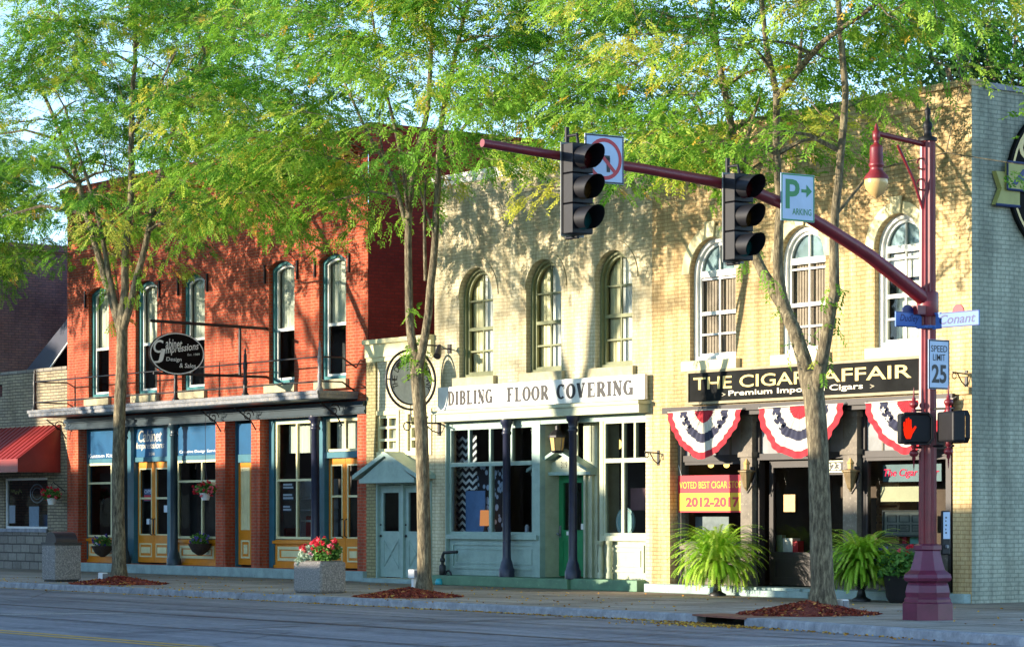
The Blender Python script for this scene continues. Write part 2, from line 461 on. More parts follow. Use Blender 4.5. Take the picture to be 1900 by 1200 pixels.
# ------------------------------------------------------------------ ground, road, pavement, kerb
def noise_mat(name, stops, scale, rough=.9, bscale=30, bstr=.4, bdist=.01, second=None):
    m, nt, out = new_mat(name); pos = wpos(nt)
    c = ramp(nt, noise(nt, scale, 8, .72, pos), [(p, lin(h)) for p, h in stops])
    if second: c = second(nt, pos, c)
    surf(m, nt, out, c, rough, 0, noise(nt, bscale, 6, .75, pos), bstr, bdist, .35)
    return m
def road_extra(nt, pos, c):
    mp = N(nt, "ShaderNodeMapping"); mp.inputs['Scale'].default_value = (.10, 1.5, 1); nt.links.new(pos, mp.inputs[0])
    n = noise(nt, 1.0, 5, .65, mp.outputs[0])
    c = mix_rgb(nt, .75, c, ramp(nt, n, [(.34, (.48,.48,.50)), (.5, (.8,.8,.8)), (.66, (1.15,1.13,1.1))]), 'MULTIPLY')
    sp = nt.nodes.new("ShaderNodeSeparateXYZ"); nt.links.new(pos, sp.inputs[0])
    n2 = noise(nt, .5, 3, .6, pos)
    for y0, w, dk in ((-11.9, .10, .30), (-14.6, .04, .5)):   # tarred seams along the lanes
        a = N(nt, "ShaderNodeMath", operation='MULTIPLY_ADD'); a.inputs[1].default_value = .3; nt.links.new(n2, a.inputs[0]); nt.links.new(sp.outputs[1], a.inputs[2])
        b = N(nt, "ShaderNodeMath", operation='SUBTRACT'); b.inputs[1].default_value = y0+.15; nt.links.new(a.outputs[0], b.inputs[0])
        d = N(nt, "ShaderNodeMath", operation='ABSOLUTE'); nt.links.new(b.outputs[0], d.inputs[0])
        c = mix_rgb(nt, 1.0, c, ramp(nt, d.outputs[0], [(w*.5, (dk, dk, dk)), (w, (1, 1, 1))]), 'MULTIPLY')
    vo = N(nt, "ShaderNodeTexVoronoi", feature='DISTANCE_TO_EDGE'); vo.inputs['Scale'].default_value = .22
    mp2 = N(nt, "ShaderNodeMapping"); mp2.inputs['Scale'].default_value = (.5, 1.4, 1); nt.links.new(pos, mp2.inputs[0])
    wv = nt.nodes.new("ShaderNodeMix"); wv.data_type = 'VECTOR'; wv.inputs[0].default_value = .12; nt.links.new(mp2.outputs[0], wv.inputs[4])
    nz = nt.nodes.new("ShaderNodeTexNoise"); nz.inputs['Scale'].default_value = 1.5; nt.links.new(pos, nz.inputs['Vector']); nt.links.new(nz.outputs['Color'], wv.inputs[5])
    nt.links.new(wv.outputs[1], vo.inputs['Vector'])
    n8 = noise(nt, .35, 5, .7, pos)
    c = mix_rgb(nt, .8, c, ramp(nt, n8, [(.36, (.62,.62,.63)), (.48, (1,1,1)), (.62, (1.08,1.07,1.05))]), 'MULTIPLY')
    n9 = noise(nt, 1.9, 3, .5, pos)
    c = mix_rgb(nt, .6, c, ramp(nt, n9, [(.28, (.45,.45,.46)), (.36, (1,1,1))]), 'MULTIPLY')
    return mix_rgb(nt, .8, c, ramp(nt, vo.outputs[0], [(.0, (.4,.4,.4)), (.006, (1,1,1))]), 'MULTIPLY')
M_road = noise_mat("asphalt", [(.3, '#737378'), (.5, '#88888c'), (.7, '#9a999b')], 9, .8, 90, .5, .006, road_extra)
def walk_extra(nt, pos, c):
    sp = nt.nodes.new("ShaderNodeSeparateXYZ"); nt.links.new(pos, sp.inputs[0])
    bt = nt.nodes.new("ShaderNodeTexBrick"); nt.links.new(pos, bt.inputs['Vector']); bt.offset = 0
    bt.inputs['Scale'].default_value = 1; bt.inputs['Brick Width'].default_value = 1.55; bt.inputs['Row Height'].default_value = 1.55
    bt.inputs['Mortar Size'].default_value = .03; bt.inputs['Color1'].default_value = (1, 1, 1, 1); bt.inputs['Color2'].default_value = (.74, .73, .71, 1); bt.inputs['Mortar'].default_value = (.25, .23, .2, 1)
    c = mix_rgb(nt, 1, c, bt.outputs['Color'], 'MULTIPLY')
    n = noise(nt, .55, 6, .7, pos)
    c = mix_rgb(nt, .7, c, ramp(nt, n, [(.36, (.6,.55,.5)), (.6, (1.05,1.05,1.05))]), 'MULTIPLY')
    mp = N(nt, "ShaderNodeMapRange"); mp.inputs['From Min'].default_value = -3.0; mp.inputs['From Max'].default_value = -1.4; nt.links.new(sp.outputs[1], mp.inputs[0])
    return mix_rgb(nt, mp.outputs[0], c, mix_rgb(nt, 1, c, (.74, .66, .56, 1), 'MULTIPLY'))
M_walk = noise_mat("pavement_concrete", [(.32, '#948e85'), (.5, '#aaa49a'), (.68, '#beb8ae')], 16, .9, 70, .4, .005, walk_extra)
M_kerb = noise_mat("kerb_stone", [(.3, '#6d7075'), (.5, '#8b8e93'), (.7, '#adb0b3')], 4, .85, 50, .4, .008)
M_earth = noise_mat("earth", [(.3, '#5a5346'), (.7, '#7b735f')], .5, .95)
M_yellowline = paint("yellow_road_paint", '#c79a35', .7, .3, 8, wear='#6d6a60', wear_amt=.58)
M_whiteline = paint("white_road_paint", '#b9b6ad', .7, .3, 8, wear='#6d6c6c', wear_amt=.5)

g = MB(); g.add([(-900, -900, -.3), (900, -900, -.3), (900, 900, -.3), (-900, 900, -.3)], [(0, 1, 2, 3)])
tag(g.build('ground', M_earth), kind='structure')
g = MB(); g.add([(-300, -27, -.13), (300, -27, -.13), (300, -4, -.13), (-300, -4, -.13)], [(0, 1, 2, 3)])
g.add([(-20.5, -4, -.13), (-7, -4, -.13), (-7, 250, -.13), (-20.5, 250, -.13)], [(0, 1, 2, 3)])
g.add([(-20.5, -250, -.13), (-7, -250, -.13), (-7, -27, -.13), (-20.5, -27, -.13)], [(0, 1, 2, 3)])
tag(g.build('road', M_road), kind='structure')
KA = [(-300, -6.95), (-60, -6.95), (-45, -6.9), (-31.75, -7.0)]
KB = [(-30.25, -7.35), (-27, -7.95), (-23.5, -8.6), (-22.2, -8.7), (-21.0, -8.2), (-20.5, -6.9), (-20.4, 0), (-20.4, 250)]
def offs(L, d):
    out = []
    for i, p in enumerate(L):
        a = Vector(L[max(0, i-1)]); b = Vector(L[min(len(L)-1, i+1)]); t = (b-a).normalized()
        out.append((p[0] - t.y*d, p[1] + t.x*d))
    return out
KW = .17
full = offs(KA, KW) + offs(KB, KW)
poly = full + [(-32, 250), (-32, 8), (-300, 8)]
tri = tessellate_polygon([[Vector((x, y, 0)) for x, y in poly]])
g = MB(); g.add([(x, y, 0) for x, y in poly], tri)
tag(g.build('pavement', M_walk), kind='structure')
g = MB()
for L in (KA, KB):
    I = offs(L, KW); n = len(L)
    for i in range(n-1):
        a, b, c, d = L[i], L[i+1], I[i+1], I[i]
        br = .02
        g.add([(*a, -.15), (*b, -.15), (*b, -br), (*a, -br)], [(0, 1, 2, 3)])
        a2 = (a[0]+(d[0]-a[0])*.12, a[1]+(d[1]-a[1])*.12); b2 = (b[0]+(c[0]-b[0])*.12, b[1]+(c[1]-b[1])*.12)
        g.add([(*a, -br), (*b, -br), (*b2, .0), (*a2, .0)], [(0, 1, 2, 3)])
        g.add([(*a2, .0), (*b2, .0), (*c, .0), (*d, .0)], [(0, 1, 2, 3)])
    for q, w in ((L[0], I[0]), (L[-1], I[-1])):
        g.add([(*q, -.15), (*w, -.15), (*w, 0), (*q, 0)], [(0, 1, 2, 3)])
tag(g.build('kerb', M_kerb), kind='structure')
g = MB(); g.add([(-300, -27, 0), (-21, -27, 0), (-21, -60, 0), (-300, -60, 0)], [(0, 1, 2, 3)]); g.add([(-300, -27, 0), (-21, -27, 0), (-21, -27, -.15), (-300, -27, -.15)], [(0, 1, 2, 3)])
g.add([(-6.5, -27, 0), (300, -27, 0), (300, -60, 0), (-6.5, -60, 0)], [(0, 1, 2, 3)])
tag(g.build('opposite_pavement', M_walk), kind='structure')
# yellow line painted along the gutter, centre line, faint turning line
g = MB()
for i in range(len(KA)-1):
    a, b = KA[i], KA[i+1]; c = offs(KA, -.12)
    g.add([(*a, -.126), (*b, -.126), (*c[i+1], -.126), (*c[i], -.126)], [(0, 1, 2, 3)])
tag(g.build('gutter_line', M_yellowline), kind='structure')
g = MB(); g.add([(-300, -16.95, -.126), (-24, -16.95, -.126), (-24, -16.8, -.126), (-300, -16.8, -.126)], [(0, 1, 2, 3)])
g.add([(-300, -17.25, -.126), (-24, -17.25, -.126), (-24, -17.1, -.126), (-300, -17.1, -.126)], [(0, 1, 2, 3)])
tag(g.build('road_centre_line', M_yellowline), kind='structure')
g = MB(); 
pts = [(-41.2, -16.4), (-41.2, -15.2), (-41.0, -14.2), (-40.6, -12.9), (-40.2, -12.3)]
for i in range(4):
    (x0, y0), (x1, y1) = pts[i], pts[i+1]; g.add([(x0-.3, y0, -.126), (x0+.05, y0, -.126), (x1+.05, y1, -.126), (x1-.3, y1, -.126)], [(0, 1, 2, 3)])
g.add([(-25.6, -16.0, -.126), (-25.3, -16.0, -.126), (-25.3, -10, -.126), (-25.6, -10, -.126)], [(0, 1, 2, 3)])
tag(g.build('lane_marking', M_whiteline), kind='structure')
M_tar = paint("tar_seam", '#37373c', .6, .3, 3)
g = MB(); rs0 = random.Random(3)
for y0, w0, xa, xb in ((-11.9, .11, -70, -22), (-14.4, .05, -70, -22), (-9.3, .035, -60, -22)):
    x = xa; yy = y0; prev = None
    while x < xb:
        yy += rs0.gauss(0, .02)+(y0-yy)*.1; w = w0*rs0.uniform(.5, 1.2); cur = ((x, yy-w, -.1265), (x, yy+w, -.1265))
        if prev and rs0.random() > .04: g.add([prev[0], cur[0], cur[1], prev[1]], [(0, 1, 2, 3)])
        prev = cur; x += .5
for k in range(9):
    x = rs0.uniform(-55, -24); y = -7.4; prev = None
    while y > -16:
        x += rs0.gauss(0, .12); w = rs0.uniform(.01, .03); cur = ((x-w, y, -.1262), (x+w, y, -.1262))
        if prev: g.add([prev[0], cur[0], cur[1], prev[1]], [(0, 1, 2, 3)])
        prev = cur; y -= .35
tag(g.build('road_seam', M_tar), kind='structure')

# ------------------------------------------------------------------ building pieces
def rect_loop(x0, x1, z0, z1): return [(x0, z0), (x1, z0), (x1, z1), (x0, z1)]
def arch_pts(x0, x1, zs, rise, n=16):
    """points from the right springing over the crown to the left springing"""
    w = (x1-x0)/2; cx = (x0+x1)/2
    Rr = (w*w+rise*rise)/(2*rise); cz = zs + rise - Rr
    a = math.asin(min(1, w/Rr));  a = a if rise <= w else math.pi-a
    return [(cx+Rr*math.sin(a-2*a*i/n), cz+Rr*math.cos(a-2*a*i/n)) for i in range(n+1)]
def arch_loop(x0, x1, z0, z1, rise, n=16):
    return [(x0, z0), (x1, z0)] + arch_pts(x0, x1, z1-rise, rise, n)
def facade(name, mats, parent, outer, holes, y0, depth, reveal_mat=None):
    loops = [outer] + holes
    tri = tessellate_polygon([[Vector((x, z, 0)) for x, z in L] for L in loops])
    flat = [(x, y0, z) for L in loops for x, z in L]
    m = MB(); m.add(flat, tri)
    m.cur = 1 if reveal_mat else 0
    for L in holes:
        n = len(L)
        m.add([(x, y0, z) for x, z in L] + [(x, y0+depth, z) for x, z in L], [(i, (i+1) % n, n+(i+1) % n, n+i) for i in range(n)])
    return m.build(name, [mats] + ([reveal_mat] if reveal_mat else []), parent)
def shell(parent, x0, x1, z1, y1, left_mat, right_mat, back_mat, y0=0.0):
    """side walls, back wall and roof behind a front"""
    m = MB()
    m.cur = 0; m.add([(x0, y0, 0), (x0, y1, 0), (x0, y1, z1), (x0, y0, z1)], [(0, 1, 2, 3)])
    m.cur = 1; m.add([(x1, y0, 0), (x1, y1, 0), (x1, y1, z1), (x1, y0, z1)], [(0, 1, 2, 3)])
    m.cur = 2; m.add([(x0, y1, 0), (x1, y1, 0), (x1, y1, z1), (x0, y1, z1)], [(0, 1, 2, 3)])
    m.build('side_wall', [left_mat, right_mat, back_mat], parent)
    m = MB(); m.add([(x0, y0+.25, z1-.5), (x1, y0+.25, z1-.5), (x1, y1, z1-.5), (x0, y1, z1-.5)], [(0, 1, 2, 3)])
    m.build('roof', M_roofdark, parent)
def rooms(parent, x0, x1, zf, z1, d0, d1, low_mat, up_mat, yb=.5):
    """what shows through the glass: floors, ceilings and back walls of the two storeys"""
    m = MB(); e = .04
    m.cur = 0
    m.add([(x0+e, d0, .2), (x1-e, d0, .2), (x1-e, d0, zf), (x0+e, d0, zf)], [(0, 1, 2, 3)])
    m.add([(x0+e, yb, .2), (x1-e, yb, .2), (x1-e, d0, .2), (x0+e, d0, .2)], [(0, 1, 2, 3)])
    m.add([(x0+e, .3, zf), (x1-e, .3, zf), (x1-e, d0, zf), (x0+e, d0, zf)], [(0, 1, 2, 3)])
    for x in (x0+e, x1-e): m.add([(x, yb, .2), (x, d0, .2), (x, d0, zf), (x, yb, zf)], [(0, 1, 2, 3)])
    m.cur = 1
    m.add([(x0+e, d1, zf+.1), (x1-e, d1, zf+.1), (x1-e, d1, z1), (x0+e, d1, z1)], [(0, 1, 2, 3)])
    m.add([(x0+e, .3, zf+.1), (x1-e, .3, zf+.1), (x1-e, d1, zf+.1), (x0+e, d1, zf+.1)], [(0, 1, 2, 3)])
    m.add([(x0+e, .3, z1), (x1-e, .3, z1), (x1-e, d1, z1), (x0+e, d1, z1)], [(0, 1, 2, 3)])
    m.build('interior', [low_mat, up_mat], parent)
def curtain_mesh(x0, x1, z0, z1, y, folds=9, amp=.035):
    m = MB(); m.smooth = True; n = folds*4; vs = []
    for i in range(n+1):
        x = x0+(x1-x0)*i/n; yy = y+amp*math.sin(i*math.pi/2+.3*i)
        vs += [(x, yy, z0), (x, yy, z1)]
    return m.add(vs, [(2*i, 2*i+2, 2*i+3, 2*i+1) for i in range(n)])
def sash_window(parent, x0, x1, z0, z1, rise, recess, frame_w, frame_mat, sash_mat, meet, cols_up, rows_up, cols_lo, rows_lo, y0=0.0, arch_top=None, split_mat=None):
    """one window: frame in the opening, two sashes with bars, glass. returns the window object"""
    yf = y0 + recess
    A = arch_loop(x0, x1, z0, z1, rise); fw = frame_w
    B = arch_loop(x0+fw, x1-fw, z0+fw, z1-fw, max(.02, rise - (fw*.5 if rise < .4 else fw)))
    m = MB(); m.ring_xz(A, B, yf-.03, yf+.12)
    w = m.build('window', frame_mat, parent)
    sw = .055
    C = arch_loop(x0+fw+sw, x1-fw-sw, z0+fw+sw, z1-fw-sw, max(.02, rise - (fw*.5 if rise < .4 else fw) - (sw*.5 if rise < .4 else sw)))
    m = MB(); m.ring_xz(B, C, yf+.03, yf+.09)
    gx0, gx1, gz0, gz1 = x0+fw+sw, x1-fw-sw, z0+fw+sw, z1-fw-sw
    m.box(gx0, gx1, yf+.025, yf+.095, meet-.035, meet+.035)
    b = .018
    for (za, zb, nc, nr) in ((meet+.035, gz1, cols_up, rows_up), (gz0, meet-.035, cols_lo, rows_lo)):
        for i in range(1, nc):
            x = gx0+(gx1-gx0)*i/nc
            zt = zb - (.0 if nc == 2 else .1) - .005
            m.box(x-b, x+b, yf+.04, yf+.08, za, zt)
        for i in range(1, nr):
            z = za+(zb-za)*i/nr
            m.box(gx0, gx1, yf+.043, yf+.077, z-b, z+b)
    if arch_top is not None: m.box(gx0, gx1, yf+.02, yf+.1, arch_top-.06, arch_top+.06)
    m.build('sash', sash_mat, w)
    m = MB(); m.poly_xz(C, yf+.06); m.build('pane', G_win, w)
    if split_mat is not None and arch_top is not None:
        m = MB(); L = [(gx0, arch_top), (gx1, arch_top)] + arch_pts(gx0, gx1, C[2][1], C[2+8][1]-C[2][1]); m.poly_xz(L, yf+.1); m.build('arch_panel', split_mat, w)
    return w
def sill(w, x0, x1, z0, z1, proj, mat, over=.1, recess=.15):
    m = MB(); m.box(x0-over, x1+over, -proj, .002, z0, z1); m.box(x0+.004, x1-.004, .002, recess, z0+.02, z1); m.build('sill', mat, w, bevel=.012)
def panel(m, x0, x1, z0, z1, y, t=.05, w=.05):
    """raised rectangular moulding on a flat face at y (towards the street)"""
    m.ring_xz(rect_loop(x0, x1, z0, z1), rect_loop(x0+w, x1-w, z0+w, z1-w), y-t, y+.01)
def glazed_door(parent, x0, x1, z0, z1, y, mat, glass_z0, glass_z1, stile, trim_mat, bar_z=None, inset=None, hand=None, glass_mat=None):
    """one door leaf with a glass light, optional bar across it and raised panel below"""
    m = MB()
    m.ring_xz(rect_loop(x0, x1, z0, z1), rect_loop(x0+stile, x1-stile, glass_z0, glass_z1), y, y+.05)
    d = m.build('door', mat, parent)
    m = MB(); m.poly_xz(rect_loop(x0+stile, x1-stile, glass_z0, glass_z1), y+.03); m.build('pane', glass_mat or G_dark, d)
    m = MB(); panel(m, x0+stile-.03, x1-stile+.03, glass_z0-.03, glass_z1+.03, y, .012, .035)
    if bar_z: m.box(x0+stile, x1-stile, y-.008, y+.04, bar_z-.025, bar_z+.025)
    if inset:
        panel(m, x0+stile*.8, x1-stile*.8, inset[0], inset[1], y, .014, .035); 
        m.box(x0+stile*.8+.09, x1-stile*.8-.09, y-.016, y+.01, inset[0]+.1, inset[1]-.1)
    m.build('door_trim', trim_mat, d)
    if hand is not None:
        hx = hand; m = MB()
        m.tube([(hx, y-.01, 1.0), (hx, y-.07, 1.03), (hx, y-.07, 1.4), (hx, y-.01, 1.43)], .016, 6); m.build('handle', M_black, d)
    return d
# ================================================================== RED BRICK BUILDING
rx0, rx1 = X(125), X(683)
RZ = 10.4
red = thing('red_brick_building', 'two storey red brick building with iron balcony over blue and orange shop front', 'building', ((rx0+rx1)/2, 0, 0))
RW = []
for a, b in ((165, 205), (252, 292), (338, 381), (500, 548), (593, 643)):
    xa = X(a) - .02; RW.append((xa, xa+1.17))
zf0, zf1 = 4.68, 7.62
sy = .32                                             # shop front stands back this far behind the piers
bays = [(X(145), X(400)), (X(418), X(466)), (X(482), X(663))]
SZ0, SZ1 = .24, 3.86
holes = [arch_loop(a, b, zf0, zf1, .17) for a, b in RW] + [rect_loop(a, b, SZ0, SZ1) for a, b in bays]
facade('front_wall', M_redbrick, red, [(rx0, 0), (rx1, 0), (rx1, RZ-.55), (rx0, RZ-.55)], holes, 0, .35)
m = MB()
m.box(rx0-.02, rx1+.02, -.06, .35, RZ-.55, RZ-.42); m.box(rx0-.05, rx1+.05, -.14, .35, RZ-.42, RZ-.2); m.box(rx0-.08, rx1+.08, -.2, .4, RZ-.2, RZ)
for i in range(42):
    x = rx0+.15+(rx1-rx0-.3)*i/41; m.box(x-.06, x+.06, -.135, 0, RZ-.66, RZ-.551)
m.build('cornice', M_redbrick, red)
m = MB()
for x, nrm in ((rx0, 0), (rx1, 1)):
    for ya, yb, zt in ((.012, 5, RZ), (5, 10, RZ-.6), (10, 16, RZ-1.1), (16, 24, RZ-1.5)):
        m.add([(x, ya, 0), (x, yb, 0), (x, yb, zt), (x, ya, zt)], [(0, 1, 2, 3)])
        m.box(x-.16, x+.06, ya+.006, yb-.006, zt, zt+.1)
m.add([(rx0, 24, 0), (rx1, 24, 0), (rx1, 24, RZ-1.5), (rx0, 24, RZ-1.5)], [(0, 1, 2, 3)])
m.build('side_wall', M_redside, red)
m = MB(); m.add([(rx0, .35, RZ-1.7), (rx1, .35, RZ-1.7), (rx1, 24, RZ-2.2), (rx0, 24, RZ-2.2)], [(0, 1, 2, 3)]); m.build('roof', M_roofdark, red)
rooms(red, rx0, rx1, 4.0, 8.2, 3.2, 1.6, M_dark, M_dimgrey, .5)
for i, (a, b) in enumerate(RW):
    w = sash_window(red, a, b, zf0, zf1, .17, .14, .09, M_tealframe, M_white, 5.98, 1, 1, 1, 1)
    sill(w, a, b, zf0-.22, zf0, .09, M_sillstone, .12, .14)
    curtain_mesh(a+.02, b+.02, 6.0, zf1-.1, .31, 7).build('curtain', M_curtain, w)
    m = MB(); L1 = arch_pts(a-.005, b+.005, zf1-.165, .17); L2 = arch_pts(a-.13, b+.13, zf1-.12, .33)
    m.strip_xz(L2, L1, -.03, .0); m.build('arch_bricks', M_redbrick, w)
    for x in (a-.16, b+.16):                              # iron shutter pins each side
        m = MB(); m.box(x-.02, x+.02, -.05, 0, zf1-.5, zf1-.05); m.build('shutter_pin', M_black, w)
# base step under the shop front
m = MB(); m.box(X(152), rx1+.02, -.16, .5, 0, .235); m.build('front_step', M_stepstone, red, bevel=.015)
# beam above the shop front
m = MB(); m.box(rx0+.02, rx1-.02, -.07, -.002, SZ1-.02, 4.14); m.box(rx0+.02, rx1-.02, -.13, -.07, 4.02, 4.12); m.box(rx0+.02, rx1-.02, -.1, -.07, SZ1+.01, SZ1+.07)
m.build('shop_beam', M_dkblue, red)

def shop_window(parent, x0, x1, z0, z1, y, frame_mat, vbars, hbars, fw=.06, gl=None, name='window'):
    m = MB(); m.ring_xz(rect_loop(x0, x1, z0, z1), rect_loop(x0+fw, x1-fw, z0+fw, z1-fw), y-.03, y+.05)
    for v in vbars: m.box(v-.03, v+.03, y-.025, y+.045, z0+fw, z1-fw)
    for h in hbars: m.box(x0+fw, x1-fw, y-.027, y+.047, h-.028, h+.028)
    w = m.build(name, frame_mat, parent)
    m = MB(); m.poly_xz(rect_loop(x0+fw*.5, x1-fw*.5, z0+fw*.5, z1-fw*.5), y+.01); m.build('pane', gl or G_dark, w)
    return w
def bulkhead(parent, x0, x1, z0, z1, y, mat, trim, ins=True):
    m = MB(); m.box(x0, x1, y-.02, y+.12, z0, z1); m.box(x0-.03, x1+.03, y-.09, y-.02, z1-.09, z1-.02); m.box(x0-.03, x1+.03, y-.06, y-.02, z0, z0+.07)
    b = m.build('bulkhead', mat, parent)
    m = MB(); panel(m, x0+.14, x1-.14, z0+.17, z1-.16, y-.02, .02, .07); m.box(x0+.3, x1-.3, y-.03, y-.01, z0+.27, z1-.26)
    m.build('bulkhead_panel', trim, b)
    return b
def iron_column(parent, x, y, z0, z1, r, mat):
    m = MB(); h = z1-z0
    m.lathe((x, y, z0), [(r*2.0, 0), (r*2.0, .16), (r*1.7, .2), (r*1.5, .3), (r*1.2, .36), (r*1.08, .42), (r*.95, h-.34), (r*1.2, h-.32), (r*1.2, h-.27), (r*1.0, h-.25), (r*1.25, h-.12), (r*1.6, h-.1), (r*1.6, h)], 16)
    return m.build('iron_column', mat, parent)
Xs = lambda px: X(px, sy)
# bay one: window, double door, window, two iron columns
b0, b1 = bays[0]
m = MB()
for a, b in ((152, 163), (236, 252), (314, 331)): m.box(max(Xs(a), b0+.004), Xs(b), sy-.06, sy+.1, SZ0, SZ1-.004)
m.box(Xs(152), b1+.3, sy-.04, sy+.1, 2.92, 3.04)
m.box(Xs(152), b1+.3, sy-.045, sy+.1, 3.79, SZ1-.004)
m.build('shop_frame', M_bluepaint, red)
tr = []
for a, b in ((163, 236), (242, 314), (331, 404)):
    m = MB(); m.box(Xs(a)+.006, Xs(b)-.006, sy-.012, sy+.05, 3.045, 3.785); tr.append(m.build('transom_panel', M_transom, red))
fn_t = lambda u, v: (u, sy-.016, v)
M_lettercream = paint("letter_cream", '#d9cdb4', .5, .08)
M_letterwhite = paint("letter_white", '#e6e6e2', .5, .05)
m = MB(); write(m, "Kustom Kitchens", Xs(165), Xs(232), 3.075, 3.17, fn_t); m.build('lettering', M_letterwhite, tr[0])
m = MB(); write(m, "Cabinet", Xs(258), Xs(301), 3.44, 3.75, fn_t, .25, .008); write(m, "Impressions", Xs(253), Xs(306), 3.21, 3.43, fn_t, .25, .006); write(m, "331", Xs(277), Xs(287), 3.08, 3.16, fn_t)
m.build('lettering', M_lettercream, tr[1])
m = MB(); write(m, "Creative Design Services", Xs(334), Xs(410), 3.09, 3.18, fn_t); m.build('lettering', M_letterwhite, tr[2])
for a, b in ((163, 236), (331, 404)):
    shop_window(red, Xs(a), min(Xs(b), b1+.25), .92, 2.92, sy, M_creampaint, [Xs(a)+(Xs(b)-Xs(a))*.62], [2.38])
    bulkhead(red, Xs(a), min(Xs(b), b1+.25), SZ0+.002, .9, sy, M_orange, M_creampaint)
dx0, dx1 = Xs(253), Xs(313); dm = (dx0+dx1)/2
glazed_door(red, dx0, dm-.008, SZ0+.04, 2.91, sy+.05, M_orange, 1.02, 2.72, .13, M_creampaint, 1.96, (.42, .78), dm-.09)
glazed_door(red, dm+.008, dx1, SZ0+.04, 2.91, sy+.05, M_orange, 1.02, 2.72, .13, M_creampaint, 1.96, (.42, .78), dm+.09)
iron_column(red, X(321, .02), .05, .236, 3.858, .095, M_dkblue)
iron_column(red, X(228, .02), .05, .236, 3.858, .095, M_dkblue)
# bay two: narrow door to the stairs
b0, b1 = bays[1]
m = MB(); m.box(b0+.004, Xs(441), sy-.04, sy+.1, SZ0, SZ1-.004); m.box(Xs(441), b1+.3, sy-.03, sy+.1, 2.82, 3.02); m.build('shop_frame', M_bluepaint, red)
m = MB(); m.box(Xs(441)+.006, b1+.3, sy-.012, sy+.05, 3.025, 3.78); m.build('transom_panel', M_transom, red)
m = MB(); m.box(Xs(441)+.006, b1+.35, sy+.02, sy+.07, SZ0+.05, 2.815); d = m.build('door', M_orange, red)
m = MB(); a = Xs(447); b = a+.42
panel(m, a, b, 1.15, 2.7, sy+.02, .02, .045); panel(m, a+.09, b-.09, 1.24, 2.61, sy+.02, .02, .03); panel(m, a, b, .45, .9, sy+.02, .02, .045); m.box(a+.12, b-.12, sy+.005, sy+.03, .56, .79)
m.box(a+.02, b-.02, sy+.01, sy+.03, 1.17, 2.68); m.build('door_trim', M_creampaint, d)
# bay three: tall window, iron column, double door under a transom light
b0, b1 = bays[2]
m = MB(); m.box(b0+.004, Xs(512), sy-.06, sy+.1, SZ0, SZ1-.004); m.box(Xs(588), Xs(606), sy-.06, sy+.1, SZ0, SZ1-.004); m.box(Xs(606), b1+.2, sy-.07, sy+.1, 2.86, 3.0)
m.box(Xs(512), Xs(588), sy-.04, sy+.1, 3.78, SZ1-.004); m.box(Xs(606), b1+.2, sy-.04, sy+.1, 3.78, SZ1-.004)
m.build('shop_frame', M_bluepaint, red)
shop_window(red, Xs(514), Xs(588), .94, 3.775, sy, M_creampaint, [Xs(552)], [2.36])
bulkhead(red, Xs(512), Xs(588), SZ0+.002, .92, sy, M_orange, M_creampaint)
w = shop_window(red, Xs(607), Xs(668), 3.01, 3.775, sy, M_creampaint, [Xs(642)], [])
curtain_mesh(Xs(609), Xs(668), 3.05, 3.74, sy+.25, 8).build('curtain', M_curtain, w)
w = MB(); 
curtain_mesh(Xs(517), Xs(586), 3.02, 3.74, sy+.3, 8).build('window_shade', M_curtain, red)
dx0, dx1 = Xs(607), Xs(668); dm = (dx0+dx1)/2
glazed_door(red, dx0, dm-.008, SZ0+.04, 2.85, sy+.05, M_orange, 1.0, 2.68, .13, M_creampaint, 1.96, (.42, .78), dm-.09)
glazed_door(red, dm+.008, dx1, SZ0+.04, 2.85, sy+.05, M_orange, 1.0, 2.68, .13, M_creampaint, 1.96, (.42, .78), dm+.09)
iron_column(red, X(583, .02), .05, .236, 3.858, .1, M_iron)
# canopy with railing
cy = -1.05
m = MB(); cz = 4.15
m.box(rx0-.12, rx1-.45, cy, -.012, cz+.02, cz+.19)
can = m.build('canopy', M_dkblue, red)
m = MB(); m.box(rx0-.15, rx1-.42, cy-.04, cy-.002, cz+.04, cz+.2); m.box(rx1-.448, rx1-.41, cy-.002, -.015, cz+.04, cz+.2); m.box(rx0-.15, rx0-.121, cy-.002, -.015, cz+.04, cz+.2)
m.box(rx0-.18, rx1-.39, cy-.075, cy-.042, cz+.13, cz+.21); m.box(rx1-.408, rx1-.38, cy-.04, -.015, cz+.13, cz+.21)
m.build('canopy_edge', M_galv, can)
def scroll(m, x, y0, z0, s=1):
    pts = []
    for i in range(22):
        a = i*.42; r = .16*(1-i/26); pts.append((x, y0-.22*s+r*math.cos(a)*s, z0-.2+r*math.sin(a)))
    m.tube(pts, .014, 5); m.tube([(x, y0, z0-.55), (x, y0-.15*s, z0-.32), (x, y0-.6*s, z0-.03)], .018, 5)
m = MB()
for px in (128, 415, 480, 640): scroll(m, X(px), -.08, 4.14)
m.build('canopy_bracket', M_black, red)
ry = cy+.06
posts = [rx0+.02, X(218, ry), X(326, ry), X(455, ry), rx1-.5]
for i, x in enumerate(posts):
    m = MB(); mt = M_black if i < 4 else M_galv
    m.lathe((x, ry, cz+.19), [(.09, 0), (.09, .06), (.055, .1), (.05, .28), (.06, .34), (.045, .42), (.045, .62), (.055, .68), (.055, .8), (.04, .84), (.04, .98), (.02, 1.04), (.03, 1.08), (.005, 1.16)], 8)
    m.build('railing_post', mt, red)
m = MB()
for z in (cz+.42, cz+.98):
    m.tube([(posts[0], ry, z), (posts[-1], ry, z)], .02, 6)
    m.tube([(posts[0], ry, z), (posts[0], -.005, z)], .02, 6)
    m.tube([(posts[-1], ry, z), (posts[-1], -.38, z), (posts[-1], -.005, z-.22)], .02, 6)
m.build('railing', M_black, red)

